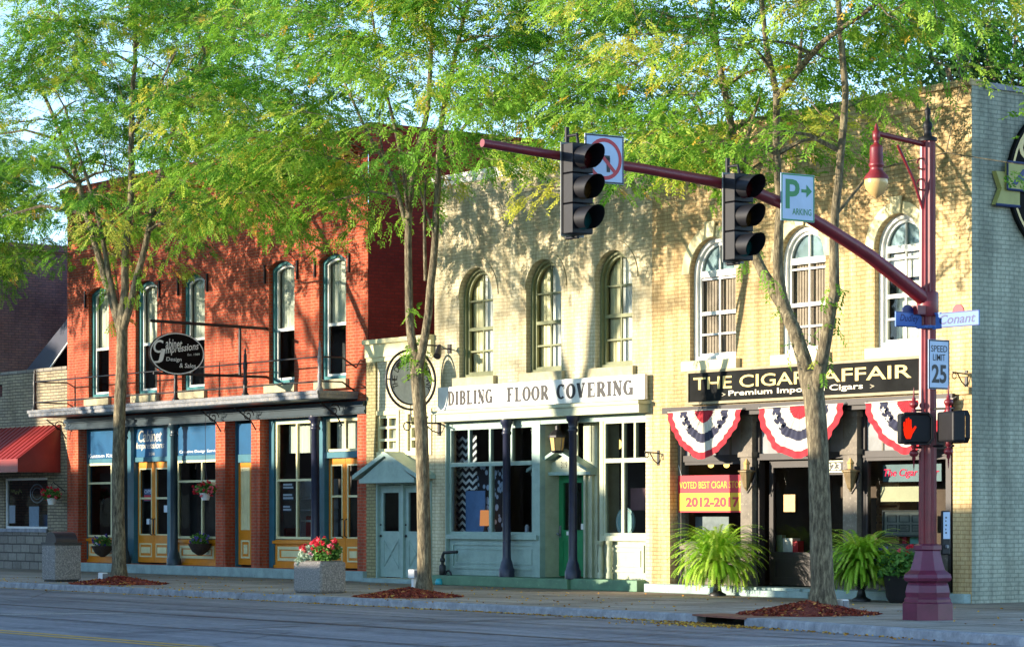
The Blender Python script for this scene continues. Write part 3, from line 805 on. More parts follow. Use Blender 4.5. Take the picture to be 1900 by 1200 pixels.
# hanging oval sign on its iron frame, square to the wall
sgx = X(495)
m = MB()
ya, za = PX(280, 603, sgx); yb, zb = PX(420, 708, sgx)
sign_top = 6.05
m.tube([(sgx, 0, 6.03), (sgx, -3.2, 6.09)], .04, 6)
m.tube([(sgx, 0, 4.86), (sgx, -3.1, 4.86)], .035, 6)
m.tube([(sgx, -.75, 4.86), (sgx, -.75, 6.05)], .035, 6)
osg = thing('oval_shop_sign', 'black oval hanging sign reading Cabinet Impressions on an iron frame above the balcony', 'shop sign', (sgx, -1.9, 5.45))
m.build('sign_frame', M_black, osg)
y1, _ = PX(378, 655, sgx); y0, _ = PX(276, 655, sgx); yc = (y0+y1)/2; ay = (y1-y0)/2; zt = PX(327, 617, sgx)[1]; zbm = PX(327, 695, sgx)[1]; zc = (zt+zbm)/2; az = (zt-zbm)/2
def ell(a, b, n=40): return [(yc+a*math.cos(2*math.pi*i/n), zc+b*math.sin(2*math.pi*i/n)) for i in range(n)]
m = MB(); L = ell(ay, az); n = len(L)
m.add([(sgx+.035, y, z) for y, z in L] + [(sgx-.035, y, z) for y, z in L], [tuple(range(n)), tuple(range(n, 2*n))[::-1]] + [(i, (i+1) % n, n+(i+1) % n, n+i) for i in range(n)])
bd = m.build('sign_board', paint("sign_black", '#120e0e', .8, .3, 5, spec=.12), osg)
m = MB()
A, B = ell(ay*.985, az*.985), ell(ay*.945, az*.935)
m.add([(sgx+.039, y, z) for y, z in A+B], [(i, (i+1) % n, n+(i+1) % n, n+i) for i in range(n)])
fo = lambda u, v: (sgx+.039, yc+u*ay, zc+v*az)
write(m, "abinet", -.42, .18, .22, .7, fo, .15, .012); write(m, "mpressions", -.42, .78, -.04, .4, lambda u, v: fo(u, v + .22*u), .15, .012)
write(m, "C", -.86, -.5, .0, .62, fo, .2, .014); write(m, "J", -.86, -.42, -.48, .2, fo, .1, .01)
write(m, "Est. 1989", .38, .82, -.12, -.02, lambda u, v: fo(u, v+.1*u)); write(m, "Design", -.4, .16, -.42, -.18, fo, .1, .006); write(m, "& Sales", .08, .68, -.66, -.44, fo, .1, .006)
m.build('lettering', M_letterwhite, bd)
for yy in (yc-.4, yc+.4):
    m = MB(); m.tube([(sgx, yy, zc+az*.8), (sgx, yy, 6.05)], .012, 5); m.build('sign_hook', M_black, osg)

# ================================================================== ONE-STOREY STONE BUILDING (far end)
lx0, lx1 = -79.0, rx0
st = thing('stone_front_shop', 'one storey stone fronted shop with red awning at the far end of the row', 'building', (-72, 0, 0))
wl = (X(8), X(88))
facade('front_wall', M_stone, st, [(lx0, 0), (lx1-.01, 0), (lx1-.01, 5.5), (lx0, 5.5)], [rect_loop(wl[0], wl[1], 1.14, 2.56), rect_loop(wl[0]-5.0, wl[0]-.9, .2, 2.6), rect_loop(X(-20), X(4), 4.9, 5.25)], 0, .25)
m = MB(); m.box(lx0, lx1-.012, -.02, .3, 5.5, 5.6); m.box(lx0, lx1-.012, -.05, -.001, 0, 1.05); m.build('stone_base', M_stonelow, st)
shell(st, lx0, lx1-.012, 5.5, 14, M_stone, M_stone, M_stone, .25)
rooms(st, lx0, lx1-.05, 3.2, 4.4, 2.5, 2.0, M_dark, M_dark, .3)
shop_window(st, wl[0], wl[1], 1.14, 2.56, .08, M_white, [], [], .06)
shop_window(st, wl[0]-5.0, wl[0]-.9, .2, 2.6, .1, M_white, [wl[0]-3], [], .08)
m = MB(); m.box(wl[0]-.1, wl[1]+.1, -.1, -.052, 1.04, 1.138); m.build('window_ledge', M_kerb, st)
m = MB(); ax1 = X(113); az1, az0, ad = 4.0, 3.05, 1.3
A = [(-78.5, -.01, az1), (ax1, -.01, az1), (ax1, -ad, az0), (-78.5, -ad, az0)]
m.add(A, [(0, 1, 2, 3)]); m.add([(x, y, z-.02) for x, y, z in A], [(0, 1, 2, 3)])
m.add([(-78.5, -ad, az0), (ax1, -ad, az0), (ax1, -ad, az0-.36), (-78.5, -ad, az0-.36)], [(0, 1, 2, 3)])
m.add([(ax1, -.01, az1), (ax1, -ad, az0), (ax1, -ad, az0-.36), (ax1, -.01, az0-.36)], [(0, 1, 2, 3)])
k = -78.4
while k < ax1:
    m.tube([(k, -.02, az1+.005), (k, -ad, az0+.005)], .018, 4, False); k += .3
m.build('awning', M_awning, st)
xr = lx1-.03
m = MB()
m.add([(-70.4, .45, 5.6), (xr, .45, 7.4), (xr, 9, 7.4), (-70.4, 9, 5.6)], [(0, 1, 2, 3)])
m.add([(-70.4, .45, 5.6), (xr, .45, 7.4), (xr, .45, 6.72), (-68.75, .45, 5.6)], [(0, 1, 2, 3)])
m.add([(xr, .5, 6.72), (-68.75, .5, 5.6), (-68.75, 9, 5.6), (xr, 9, 6.72)], [(0, 1, 2, 3)])
m.build('lean_to_roof', M_blueroof, st)
m = MB(); m.tube([(-68.75, .42, 5.62), (xr, .42, 6.74)], .03, 5); m.build('roof_edge', M_white, st)
# tall brick side wall beyond it
m = MB(); m.box(-84, -71.6, -.2, 22, 0, 9.2); m.box(-84.1, -71.5, -.3, 22.1, 9.2, 9.4)
pb = m.build('weathered_brick_building', M_purple, None, origin=(-78, 0, 0))
tag(pb, 'tall weathered purple-brown brick building rising behind the stone fronted shop', 'building')

# ================================================================== CREAM ANNEX (one storey, gabled door hood)
ax0, ax1 = rx1+.004, X(806)
an = thing('cream_annex', 'narrow one storey cream annex with gabled door hood beside the red building', 'building', ((ax0+ax1)/2, 0, 0))
aw = [(X(699), X(737)), (X(758), X(797))]
ddx = (X(700), X(795))
facade('front_wall', M_annex, an, [(ax0, 0), (ax1, 0), (ax1, 5.1), (ax0, 5.1)], [rect_loop(a, b, 2.95, 3.78) for a, b in aw] + [rect_loop(ddx[0], ddx[1], .1, 2.27)], 0, .2)
m = MB(); m.box(ax0, X(700), -.05, -.001, 0, 5.1); m.build('corner_pilaster', M_olivebrick, an)
m = MB(); m.box(ax0, ax1, -.1, .2, 5.1, 5.4); m.box(ax0, ax1, -.18, .2, 5.4, 5.5); m.box(ax0, ax1, -.06, -.001, 5.0, 5.095); m.build('cornice', M_creampaint, an)
m = MB(); m.add([(ax0, .2, 5.2), (ax1, .2, 5.2), (ax1, 8, 5.2), (ax0, 8, 5.2)], [(0, 1, 2, 3)]); m.add([(ax0, 8, 0), (ax1, 8, 0), (ax1, 8, 5.2), (ax0, 8, 5.2)], [(0, 1, 2, 3)]); m.build('roof', M_roofdark, an)
rooms(an, ax0, ax1, 2.6, 4.6, 1.6, 1.2, M_dark, M_dimgrey, .25)
for a, b in aw:
    w = shop_window(an, a, b, 2.95, 3.78, .06, M_creampaint, [(a+b)/2], [3.22, 3.5], .07, G_win)
    m = MB(); m.ring_xz(rect_loop(a-.1, b+.1, 2.85, 3.88), rect_loop(a, b, 2.95, 3.78), -.03, -.001); m.build('window_trim', M_creampaint, w)
    curtain_mesh(a+.05, b-.05, 3.0, 3.75, .22, 5).build('curtain', M_curtain, w)
m = MB(); a, b = ddx; m.box(a-.14, a+.06, -.04, .1, .06, 2.27); m.box(b-.06, b+.14, -.04, .1, .06, 2.27); m.box(a+.06, b-.06, -.03, .12, 2.2, 2.27); c = (a+b)/2
m.box(c-.05, c+.05, -.02, .12, .1, 2.2); m.build('door_frame', M_sage, an)
m = MB(); m.box(a-.2, b+.2, -.3, .0, 0, .09); m.build('door_step', M_stepstone, an)
for (u, v) in ((a+.06, c-.05), (c+.05, b-.06)):
    d = glazed_door(an, u+.01, v-.01, .12, 2.19, .04, M_sage, 1.15, 2.03, .13, M_sage, None, None, None)
    m = MB(); panel(m, u+.15, v-.15, .32, .98, .04, .012, .03)
    for (p, q) in (((u+.2, .38), (v-.2, .92)), ((u+.2, .92), (v-.2, .38))): m.tube([(p[0], .034, p[1]), (q[0], .034, q[1])], .014, 4)
    m.build('cross_panel', M_sage, d)
    m = MB(); m.sphere((u+.08, .0, 1.05), .03, 8, 5); m.sphere((u+.08, .0, 1.3), .022, 8, 5); m.build('knob', M_black, d)
m = MB(); hx0, hx1 = a-.28, b+.28; hc = (hx0+hx1)/2; hz0, hz1 = 2.32, 2.84
m.cur = 0
for (xa, za, xb, zb) in ((hx0, hz0, hc, hz1), (hc, hz1, hx1, hz0)):
    t = .1
    m.add([(xa, -.5, za), (xb, -.5, zb), (xb, -.5, zb+t), (xa, -.5, za+t), (xa, -.002, za), (xb, -.002, zb), (xb, -.002, zb+t), (xa, -.002, za+t)], [(0,1,2,3),(4,7,6,5),(3,2,6,7),(0,4,5,1),(0,3,7,4),(1,5,6,2)])
m.cur = 1; m.add([(hx0+.25, -.42, hz0+.02), (hx1-.25, -.42, hz0+.02), (hc, -.42, hz1)], [(0, 1, 2)])
m.box(hx0+.2, hx1-.2, -.44, -.002, hz0-.08, hz0+.02)
m.build('door_hood', [M_sage, M_sage], an)

# ================================================================== CREAM BRICK BUILDING (floor covering shop)
cx0, cx1 = ax1+.004, X(1210)
CZ = 8.85
cr = thing('cream_brick_building', 'two storey cream painted brick building with three arched windows over a sage shop front', 'building', ((cx0+cx1)/2, 0, 0))
CW = [(X(849)+.06, X(912)+.06), (X(973)+.06, X(1036)+.1), (X(1101)+.06, X(1167)+.1)]
cz0, cz1 = 4.5, 6.86
so0, so1 = X(826), X(1198)
facade('front_wall', M_cream, cr, [(cx0, 0), (cx1-.004, 0), (cx1-.004, CZ), (cx0, CZ)], [arch_loop(a, b, cz0, cz1, (b-a)/2-.01) for a, b in CW] + [rect_loop(so0, so1, .02, 3.55)], 0, .3)
m = MB(); m.box(cx0-.03, cx1-.01, -.08, .35, CZ, CZ+.1); m.box(cx0, cx1-.01, -.04, -.001, CZ-.12, CZ-.005); m.build('coping', M_white, cr)
m = MB()
for x in (cx0+.001, cx1-.005): m.add([(x, .004, 0), (x, 18, 0), (x, 18, CZ-.3), (x, .004, CZ)], [(0, 1, 2, 3)])
m.add([(cx0, 18, 0), (cx1, 18, 0), (cx1, 18, CZ-.3), (cx0, 18, CZ-.3)], [(0, 1, 2, 3)])
m.build('side_wall', M_cream, cr)
m = MB(); m.add([(cx0, .3, CZ-.4), (cx1, .3, CZ-.4), (cx1, 18, CZ-.9), (cx0, 18, CZ-.9)], [(0, 1, 2, 3)]); m.build('roof', M_roofdark, cr)
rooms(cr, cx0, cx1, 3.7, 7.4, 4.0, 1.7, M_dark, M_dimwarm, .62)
for a, b in CW:
    r = (b-a)/2-.01
    w = sash_window(cr, a, b, cz0, cz1, r, .16, .07, M_olive, M_olive, 5.55, 2, 2, 2, 2)
    sill(w, a, b, cz0-.2, cz0, .1, M_sillstone, .14, .16)
    m = MB(); m.strip_xz(arch_pts(a-.2, b+.2, cz1-r, r+.2), arch_pts(a-.002, b+.002, cz1-r, r+.002), -.025, -.001)
    m.build('hood', M_cream, w)
    L = [(a+.05, cz0+.08), (a+(b-a)*.42, cz0+.08), (a+(b-a)*.42, cz1-.2), (a+.05, cz1-r)]
    mm = curtain_mesh(a+(b-a)*.36, b+.05, cz0+.1, cz1-.1, .32, 6); mm.build('curtain', M_curtainwhite, w)
    curtain_mesh(a-.05, a+(b-a)*.37, cz0+.1, cz1-.1, .33, 4).build('curtain', M_creampaint, w)
# shop front
m = MB(); m.box(so0-.1, so1+.12, -.27, .0-.001, 3.55, 3.72); m.box(so0-.15, so1+.16, -.32, -.001, 3.72, 3.79); m.build('shop_beam', M_sagelit, cr)
m = MB(); m.box(so0-.05, X(1075), -.32, 1.3, .0, .21); m.box(X(1075)+.003, so1+.02, -.24, 1.3, .0, .225); m.build('front_step', M_step, cr, bevel=.015)
cyf = .12; Xc = lambda px: X(px, cyf)
def side_panel(x, ya, yb, z0, z1, mat, name):
    m = MB(); m.box(x-.04, x+.04, ya, yb, z0, z1); return m.build(name, mat, cr)
lw0, lw1 = Xc(836), Xc(992)
m = MB(); m.box(so0+.003, lw0, .0, cyf+.1, .21, 3.545); m.box(lw1-.002, Xc(1006), cyf-.06, cyf+.08, .215, 3.5); m.box(lw0, so1, cyf-.05, cyf+.1, 3.42, 3.545); m.build('shop_frame', M_sage, cr)
def display(x0, x1, z0, z1, zt, vlow, vup, mat):
    m = MB(); m.ring_xz(rect_loop(x0, x1, z0, z1), rect_loop(x0+.06, x1-.06, z0+.06, z1-.05), cyf-.03, cyf+.05)
    m.box(x0+.06, x1-.06, cyf-.04, cyf+.06, zt-.045, zt+.045)
    for v in vlow: m.box(v-.045, v+.045, cyf-.035, cyf+.055, z0+.06, zt-.045)
    for v in vup: m.box(v-.03, v+.03, cyf-.033, cyf+.053, zt+.045, z1-.05)
    w = m.build('window', mat, cr)
    m = MB(); m.poly_xz(rect_loop(x0+.03, x1-.03, z0+.03, z1-.03), cyf+.01); m.build('pane', G_dark, w)
    return w
display(lw0, lw1, 1.1, 3.42, 2.62, [Xc(912)], [Xc(872), Xc(911), Xc(951)], M_sage)
def c_bulk(x0, x1, z0, z1, mat):
    m = MB(); m.box(x0, x1, cyf-.02, cyf+.12, z0, z1-.1); m.box(x0-.02, x1+.03, cyf-.12, cyf+.1, z1-.1, z1)
    panel(m, x0+.12, x1-.12, z0+.14, z1-.18, cyf-.02, .03, .05); panel(m, x0+.24, x1-.24, z0+.25, z1-.29, cyf-.02, .02, .035)
    m.build('bulkhead', mat, cr)
c_bulk(lw0, Xc(1002), .215, 1.1, M_sage)
rw0, rw1 = Xc(1122), so1-.03
display(rw0, rw1, 1.1, 3.42, 2.62, [Xc(1158)], [Xc(1158), Xc(1180)], M_sagelit)
c_bulk(rw0, rw1, .23, 1.1, M_sagelit)
for px in (1124, 1140):                                  # turned posts under the right display
    m = MB(); m.lathe((Xc(px), cyf-.13, .24), [(.07, 0), (.07, .1), (.045, .14), (.06, .25), (.065, .4), (.045, .62), (.05, .68), (.075, .7), (.075, .76)], 10); m.build('turned_post', M_sagelit, cr)
# recessed middle with door
dyf = .5; Xd = lambda px: X(px, dyf)
d0, d1 = Xd(1032), Xd(1086)
m = MB()
m.box(Xc(1006), Xd(1014), cyf+.08, dyf+.1, .22, 3.42); m.box(Xd(1014), d0, dyf-.05, dyf+.1, .22, 3.42); m.box(d1, Xd(1112), dyf-.05, dyf+.1, .22, 3.42)
m.box(d0, d1, dyf-.045, dyf+.1, 2.36, 2.62); m.box(rw0-.12, rw0-.003, cyf-.04, dyf, .23, 3.42)
for px in (1014, 1024, 1092, 1104): m.box(Xd(px)-.035, Xd(px)+.035, dyf-.11, dyf-.05, .22, 2.35)
for px in (1010, 1038, 1075, 1100): m.box(Xd(px)-.03, Xd(px)+.03, dyf-.07, dyf-.045, 2.62, 3.42)
m.build('door_surround', M_sagelit, cr)
m = MB(); m.poly_xz(rect_loop(d0, d1, 2.62, 3.42), dyf+.02); m.build('transom_pane', G_dark, cr)
d = glazed_door(cr, d0+.01, d1-.01, .24, 2.35, dyf+.06, M_green, 1.2, 2.2, .17, M_green)
m = MB(); panel(m, d0+.14, (d0+d1)/2-.03, .4, 1.0, dyf+.06, .012, .03); panel(m, (d0+d1)/2+.03, d1-.14, .4, 1.0, dyf+.06, .012, .03); m.build('door_panel', M_green, d)
m = MB(); m.box(d0+.3, d0+.5, dyf+.04, dyf+.055, 1.1, 1.18); m.build('mail_plate', M_white, d); m = MB(); m.box(d1-.2, d1-.1, dyf+.04, dyf+.055, 1.22, 1.34); m.build('door_notice', M_white, d)
m = MB(); m.sphere((d0+.07, dyf, 1.12), .035, 8, 5); m.box(d0+.04, d0+.1, dyf+.045, dyf+.06, 1.05, 1.3); m.build('knob', M_galv, d)
pm = MB(); p0, p1 = Xd(1000), Xd(1112); pc = (p0+p1)/2; pz0, pz1 = 2.42, 2.83
pm.cur = 0; pm.poly_xz([(p0+.18, pz0), (p1-.18, pz0), (pc, pz1-.05)], dyf-.13, dyf-.051)
pm.cur = 1
for (xa, za, xb, zb) in ((p0, pz0, pc, pz1), (pc, pz1, p1, pz0)):
    t = .07; pm.add([(xa, dyf-.34, za), (xb, dyf-.34, zb), (xb, dyf-.34, zb+t), (xa, dyf-.34, za+t), (xa, dyf-.05, za), (xb, dyf-.05, zb), (xb, dyf-.05, zb+t), (xa, dyf-.05, za+t)], [(0,1,2,3),(4,7,6,5),(3,2,6,7),(0,4,5,1),(0,3,7,4),(1,5,6,2)])
pm.box(p0+.02, p1-.02, dyf-.22, dyf-.051, pz0-.07, pz0)
pd = pm.build('pediment', [M_sagelit, M_sage], cr)
m = MB(); write(m, "319", Xd(1050), Xd(1062), 2.5, 2.63, lambda u, v: (u, dyf-.135, v)); m.build('house_number', M_black, pd)
iron_column(cr, X(940, -.14), -.14, .213, 3.548, .085, M_iron)
iron_column(cr, X(1063, -.14), -.14, .213, 3.548, .085, M_iron)

# ================================================================== YELLOW BRICK BUILDING (cigar shop), teal side
yx0, yx1 = cx1, X(1803)
YZ = 8.9
yb_ = thing('yellow_brick_building', 'corner building of peeling yellow brick with white arched windows and teal painted side', 'building', ((yx0+yx1)/2, 0, 0))
YW = [(X(1277)+.05, X(1362)+.05), (X(1443)+.05, X(1526)+.08), (X(1619)+.05, X(1706)+.08)]
yz0, yz1 = 4.5, 6.86
ys0, ys1 = X(1243), X(1768)
facade('front_wall', M_yellow, yb_, [(yx0, 0), (yx1, 0), (yx1, YZ), (yx0, YZ)], [arch_loop(a, b, yz0, yz1, (b-a)/2-.02) for a, b in YW] + [rect_loop(ys0, ys1, .02, 3.55)], 0, .3)
m = MB(); m.box(yx0, yx1+.004, -.05, .3, YZ, YZ+.12); m.box(yx0, yx1-.003, -.025, -.001, YZ-.3, YZ-.12)
m.build('coping', M_yellow, yb_)
m = MB(); m.add([(yx1, 0.0, 0), (yx1, 26, 0), (yx1, 26, YZ-.4), (yx1, 0.0, YZ)], [(0, 1, 2, 3)]); m.build('side_wall', M_teal, yb_)
m = MB(); m.box(yx1-.2, yx1+.05, .305, 26, YZ-.02, YZ+.08); m.build('side_coping', M_kerb, yb_)
m = MB(); m.add([(yx0, .3, YZ-.4), (yx1, .3, YZ-.4), (yx1, 26, YZ-.9), (yx0, 26, YZ-.9)], [(0, 1, 2, 3)]); m.add([(yx0, 26, 0), (yx1, 26, 0), (yx1, 26, YZ-.4), (yx0, 26, YZ-.4)], [(0, 1, 2, 3)]); m.build('roof', M_roofdark, yb_)
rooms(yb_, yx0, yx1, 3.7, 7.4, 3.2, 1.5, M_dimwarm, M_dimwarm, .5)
for i, (a, b) in enumerate(YW):
    r = (b-a)/2-.02
    w = sash_window(yb_, a, b, yz0, yz1, r, .14, .09, M_white, M_white, 5.42, 2, 2, 2, 2, 0, yz1-r-.02, G_pale)
    sill(w, a, b, yz0-.2, yz0, .12, M_sillcream, .14, .14)
    m = MB(); m.strip_xz(arch_pts(a-.22, b+.22, yz1-r, r+.22), arch_pts(a-.002, b+.002, yz1-r, r+.002), -.03, -.001)
    kx = (a+b)/2; m.add([(kx-.1, -.08, yz1+.0), (kx+.1, -.08, yz1+.0), (kx+.15, -.08, yz1+.3), (kx-.15, -.08, yz1+.3), (kx-.1, -.051, yz1), (kx+.1, -.051, yz1), (kx+.15, -.051, yz1+.3), (kx-.15, -.051, yz1+.3)], [(0,1,2,3),(0,4,5,1),(1,5,6,2),(2,6,7,3),(3,7,4,0)])
    m.build('hood', M_sillcream, w)
    if i < 2:
        m = MB(); m.box(a+.06, b+.02, .29, .31, yz0+.06, yz1-r-.05)
        for k in range(14): m.box(a+.1+(b-a-.2)*k/14, a+.1+(b-a-.2)*k/14+.05, .275, .289, yz0+.06, yz1-r-.05)
        m.build('blind', M_blind, w)
    else:
        m = MB(); m.box(a+.1, b-.1, .3, .32, 5.75, yz1-r-.1); m.build('blind', M_curtainwhite, w)
        curtain_mesh(a+.1, b-.1, yz0+.1, 5.7, .45, 8).build('curtain', M_curtain, w)
m = MB(); m.box(yx1-.02, X(1773), -.06, -.001, 3.6, 3.72); m.box(yx1-.02, X(1773), -.04, -.001, 3.9, 3.96); m.build('brick_band', M_yellow, yb_)
# shop front
gy = .3; Xg = lambda px: X(px, gy)
m = MB(); m.box(ys0-.1, ys1+.1, -.12, -.001, 3.5, 3.62); m.box(ys0, ys1, -.05, .1, 3.42, 3.5); m.build('shop_beam', M_darkwood, yb_)
m = MB(); m.box(yx0+.01, X(1500), -.22, 1.0, 0, .17); m.box(X(1395), X(1530), -.42, -.223, 0, .12); m.box(X(1500)+.003, yx1-.02, -.16, 1.0, 0, .165); m.build('front_step', M_stepstone, yb_, bevel=.015)
for a, b in ((1386, 1407), (1576, 1602)):
    m = MB()
    m.box(Xg(a), Xg(b), gy-.16, gy+.1, .17, 3.42); m.box(Xg(a)-.04, Xg(b)+.04, gy-.2, gy+.05, 3.3, 3.415); m.box(Xg(a)-.04, Xg(b)+.04, gy-.2, gy+.05, 2.62, 2.72); m.box(Xg(a)-.04, Xg(b)+.04, gy-.2, gy+.05, .172, .45)
    m.build('shop_pilaster', M_greywood, yb_)
m = MB(); m.box(ys0+.004, ys0+.1, gy-.1, gy+.1, .17, 3.42); m.build('shop_pilaster', M_greywood, yb_)
m = MB()
for a, b in ((1250, 1386), (1407, 1576), (1602, 1768)):
    x0 = Xg(a); x1 = min(Xg(b), ys1-.005)
    m.box(x0, x1, gy-.06, gy+.1, 2.56, 2.68); m.box(x0, x1, gy-.05, gy+.1, 3.34, 3.415); m.box(x0, x0+.08, gy-.045, gy+.1, .17, 3.34); m.box(x1-.08, x1, gy-.045, gy+.1, .17, 3.34)
m.build('shop_frame', M_darkwood, yb_)
M_greyglass = paint("milky_transom_glass", '#8c8d8c', .25, .25, 2)
for a, b in ((1250, 1386), (1407, 1576), (1602, 1768)):
    x0, x1 = Xg(a)+.08, min(Xg(b), ys1)-.085
    m = MB(); m.box(x0, x1, gy+.02, gy+.05, 2.68, 3.34); t = m.build('transom_pane', M_greyglass, yb_)
    m = MB()
    for k in range(1, 5): xx = x0+(x1-x0)*k/5; m.box(xx-.02, xx+.02, gy, gy+.03, 2.68, 3.34)
    m.build('transom_bar', M_greywood, t)
for a, b in ((1250, 1386), (1602, 1768)):
    x0, x1 = Xg(a)+.08, min(Xg(b), ys1)-.085
    shop_window(yb_, x0, x1, .95, 2.56, gy, M_darkwood, [], [], .06)
    m = MB(); m.box(x0, x1, gy-.03, gy+.1, .172, .85); m.box(x0-.02, x1+.02, gy-.12, gy-.03, .85, .95); panel(m, x0+.15, x1-.15, .3, .74, gy-.03, .03, .06); m.build('bulkhead', M_greywood, yb_)
dgy = gy+.12
x0 = Xg(1412)+.1; x1 = Xg(1508)
glazed_door(yb_, x0, x1, .2, 2.555, dgy, M_darkwood, .82, 2.42, .12, M_darkwood)
m = MB(); panel(m, x0+.15, x1-.15, .3, .7, dgy, .02, .05); m.build('door_panel', M_darkwood, yb_)
m = MB(); m.box(x1, x1+.1, gy-.03, gy+.1, .17, 2.56); m.box(x1+.3, x1+.4, gy-.03, gy+.1, .17, 2.56); m.box(x1+.4, Xg(1576)-.08, gy, gy+.1, .17, .9); m.build('door_post', M_greywood, yb_)
shop_window(yb_, x1+.4, Xg(1576)-.08, .9, 2.3, gy+.02, M_darkwood, [], [], .04)
np_ = MB(); np_.box(Xg(1533), Xg(1572), gy-.07, gy-.03, 2.3, 2.52); pl = np_.build('number_plate', M_black, yb_)
m = MB(); ff = lambda u, v: (u, gy-.075, v)
m.ring_xz(rect_loop(Xg(1533), Xg(1572), 2.3, 2.52), rect_loop(Xg(1533)+.025, Xg(1572)-.025, 2.325, 2.495), gy-.08, gy-.0705)
write(m, "323", Xg(1538), Xg(1566), 2.345, 2.475, ff, 0, .02); m.build('lettering', paint("plate_cream", '#d8d9b4', .5, .05), pl)
# ================================================================== SIGNS ON THE FRONTS
def flat_fn(y): return lambda u, v, i=0: (u, y - i*.00004, v)
# DIBLING FLOOR COVERING
a, b, z0, z1 = X(814, -.14), X(1198, -.14), 3.81, 4.31
fs = thing('floor_covering_sign', 'long white signboard with black slab letters reading Dibling Floor Covering', 'shop sign', ((a+b)/2, -.08, z0))
m = MB(); m.box(a, b, -.17, -.09, z0, z1); bd = m.build('sign_board', M_white, fs, bevel=.008)
m = MB(); m.box(a+.25, a+.4, -.09, 0, z0+.1, z0+.2); m.box(b-.4, b-.25, -.09, 0, z0+.1, z0+.2); m.build('sign_bracket', M_black, fs)
m = MB(); 
for wd, p0, p1 in (("DIBLING", 831, 914), ("FLOOR", 940, 1018), ("COVERING", 1033, 1175)): slab_text(m, wd, X(p0, -.17), X(p1, -.17), z0+.1, z1-.105, flat_fn(-.173))
m.build('lettering', paint("ink_black", '#121214', .5, .05), bd, normals=False)
# THE CIGAR AFFAIR
a, b, z0, z1 = X(1279, -.1), X(1708, -.1), 3.70, 4.26
cs = thing('cigar_shop_sign', 'long black signboard with gold letters reading The Cigar Affair', 'shop sign', ((a+b)/2, -.05, z0))
m = MB(); m.box(a, b, -.1, -.01, z0, z1)
M_signblack = paint("sign_charcoal", '#1b1c1c', .85, .5, 1.6, spec=.12)
bd = m.build('sign_board', M_signblack, cs)
M_gold = paint("gold_leaf", '#d9bd72', .35, .22, 3, .0); M_frame = paint("gold_frame", '#8b7d5c', .5, .3, 5)
m = MB(); m.ring_xz(rect_loop(a-.05, b+.05, z0-.05, z1+.05), rect_loop(a, b, z0, z1), -.13, -.01); m.build('sign_frame', M_frame, cs)
w = b-a
for txt, u0, u1 in (("THE", .02, .20), ("CIGAR", .235, .535), ("AFFAIR", .595, .965)):
    m = MB(); write(m, txt, a+w*u0, a+w*u1, z0+.235, z0+.47, flat_fn(-.104), 0, .01); m.build('gold_lettering', M_gold, bd)
m = MB(); write(m, "Premium Imported Cigars", a+w*.185, a+w*.77, z0+.055, z0+.19, flat_fn(-.104), 0, .012)
for x in (a+w*.155, a+w*.80):
    for k in range(3): m.tube([(x+.04*k, -.104, z0+.09+.02*k), (x+.1, -.104, z0+.12), (x+.04*k, -.104, z0+.15-.02*k)], .006, 4)
m.build('cream_lettering', M_lettercream, bd)

# round sign square to the wall, on brackets
rsx = -48.86
y1, _ = PX(808, 705, rsx); y0, _ = PX(716, 705, rsx); yc, ra = (y0+y1)/2, (y1-y0)/2
zc = (PX(762, 652, rsx)[1]+PX(762, 757, rsx)[1])/2; rb = ra*.96
rs = thing('round_shop_sign', 'round grey hanging sign in double iron rings beside the floor covering signboard', 'shop sign', (rsx, yc, zc))
def ry_(r, n=40, k=0): return [(yc+r*math.cos(2*math.pi*i/n), zc+r*math.sin(2*math.pi*i/n)) for i in range(n)]
m = MB(); L = ry_(ra*.8); n = len(L)
m.add([(rsx+.03, y, z) for y, z in L] + [(rsx-.03, y, z) for y, z in L], [tuple(range(n)), tuple(range(n, 2*n))[::-1]] + [(i, (i+1) % n, n+(i+1) % n, n+i) for i in range(n)])
bd = m.build('sign_board', paint("sign_grey", '#b9bab2', .6, .2, 8), rs)
m = MB()
for r, t in ((ra*.99, .028), (ra*.82, .022)): m.tube([(rsx, y, z) for y, z in ry_(r)+[ry_(r)[0]]], t, 6, False)
for aa in (0, 90, 180, 270):
    c, s_ = math.cos(R(aa)), math.sin(R(aa)); m.tube([(rsx, yc+c*ra*.8, zc+s_*ra*.8), (rsx, yc+c*ra, zc+s_*ra)], .014, 4)
m.build('sign_ring', M_black, rs)
m = MB()
def arc_text(txt, r, a0, a1, h, x):
    k = len(txt)
    for i, c in enumerate(txt):
        if c == ' ': continue
        aa = R(a0+(a1-a0)*i/(k-1)); vs, f_ = text_mesh(c, 0, .01); q = fit(vs, h*.75, h)
        cy_, cz_ = yc+r*math.cos(aa), zc+r*math.sin(aa); ux, uz = math.sin(aa), -math.cos(aa)
        put(m, [(u-h*.37, v) for u, v in q], f_, lambda u, v: (x, cy_+u*ux+v*math.cos(aa), cz_+u*uz+v*math.sin(aa)))
arc_text("THE DIBLING COMPANY", ra*.58, 200, -20, .14, rsx+.034)
m.box(rsx+.03, rsx+.036, yc-.12, yc-.06, zc-.02, zc+.12); m.box(rsx+.03, rsx+.036, yc-.12, yc+.1, zc+.06, zc+.12)
m.build('lettering', M_black, bd)
m = MB()
m.tube([(rsx, yc, zc-ra), (rsx, yc, zc-ra-.25)], .018, 6)
m.tube([(rsx, yc-.1, zc-ra-.28), (rsx, -.02, zc-ra-.28)], .022, 6); m.box(rsx-.04, rsx+.04, -.04, 0, zc-ra-.55, zc-ra-.05)
for i in range(16):
    aa = i*.45; pass
m.tube([(rsx, yc-.1+.09*math.cos(i*.42), zc-ra-.36+.09*math.sin(i*.42)) for i in range(16)], .014, 5)
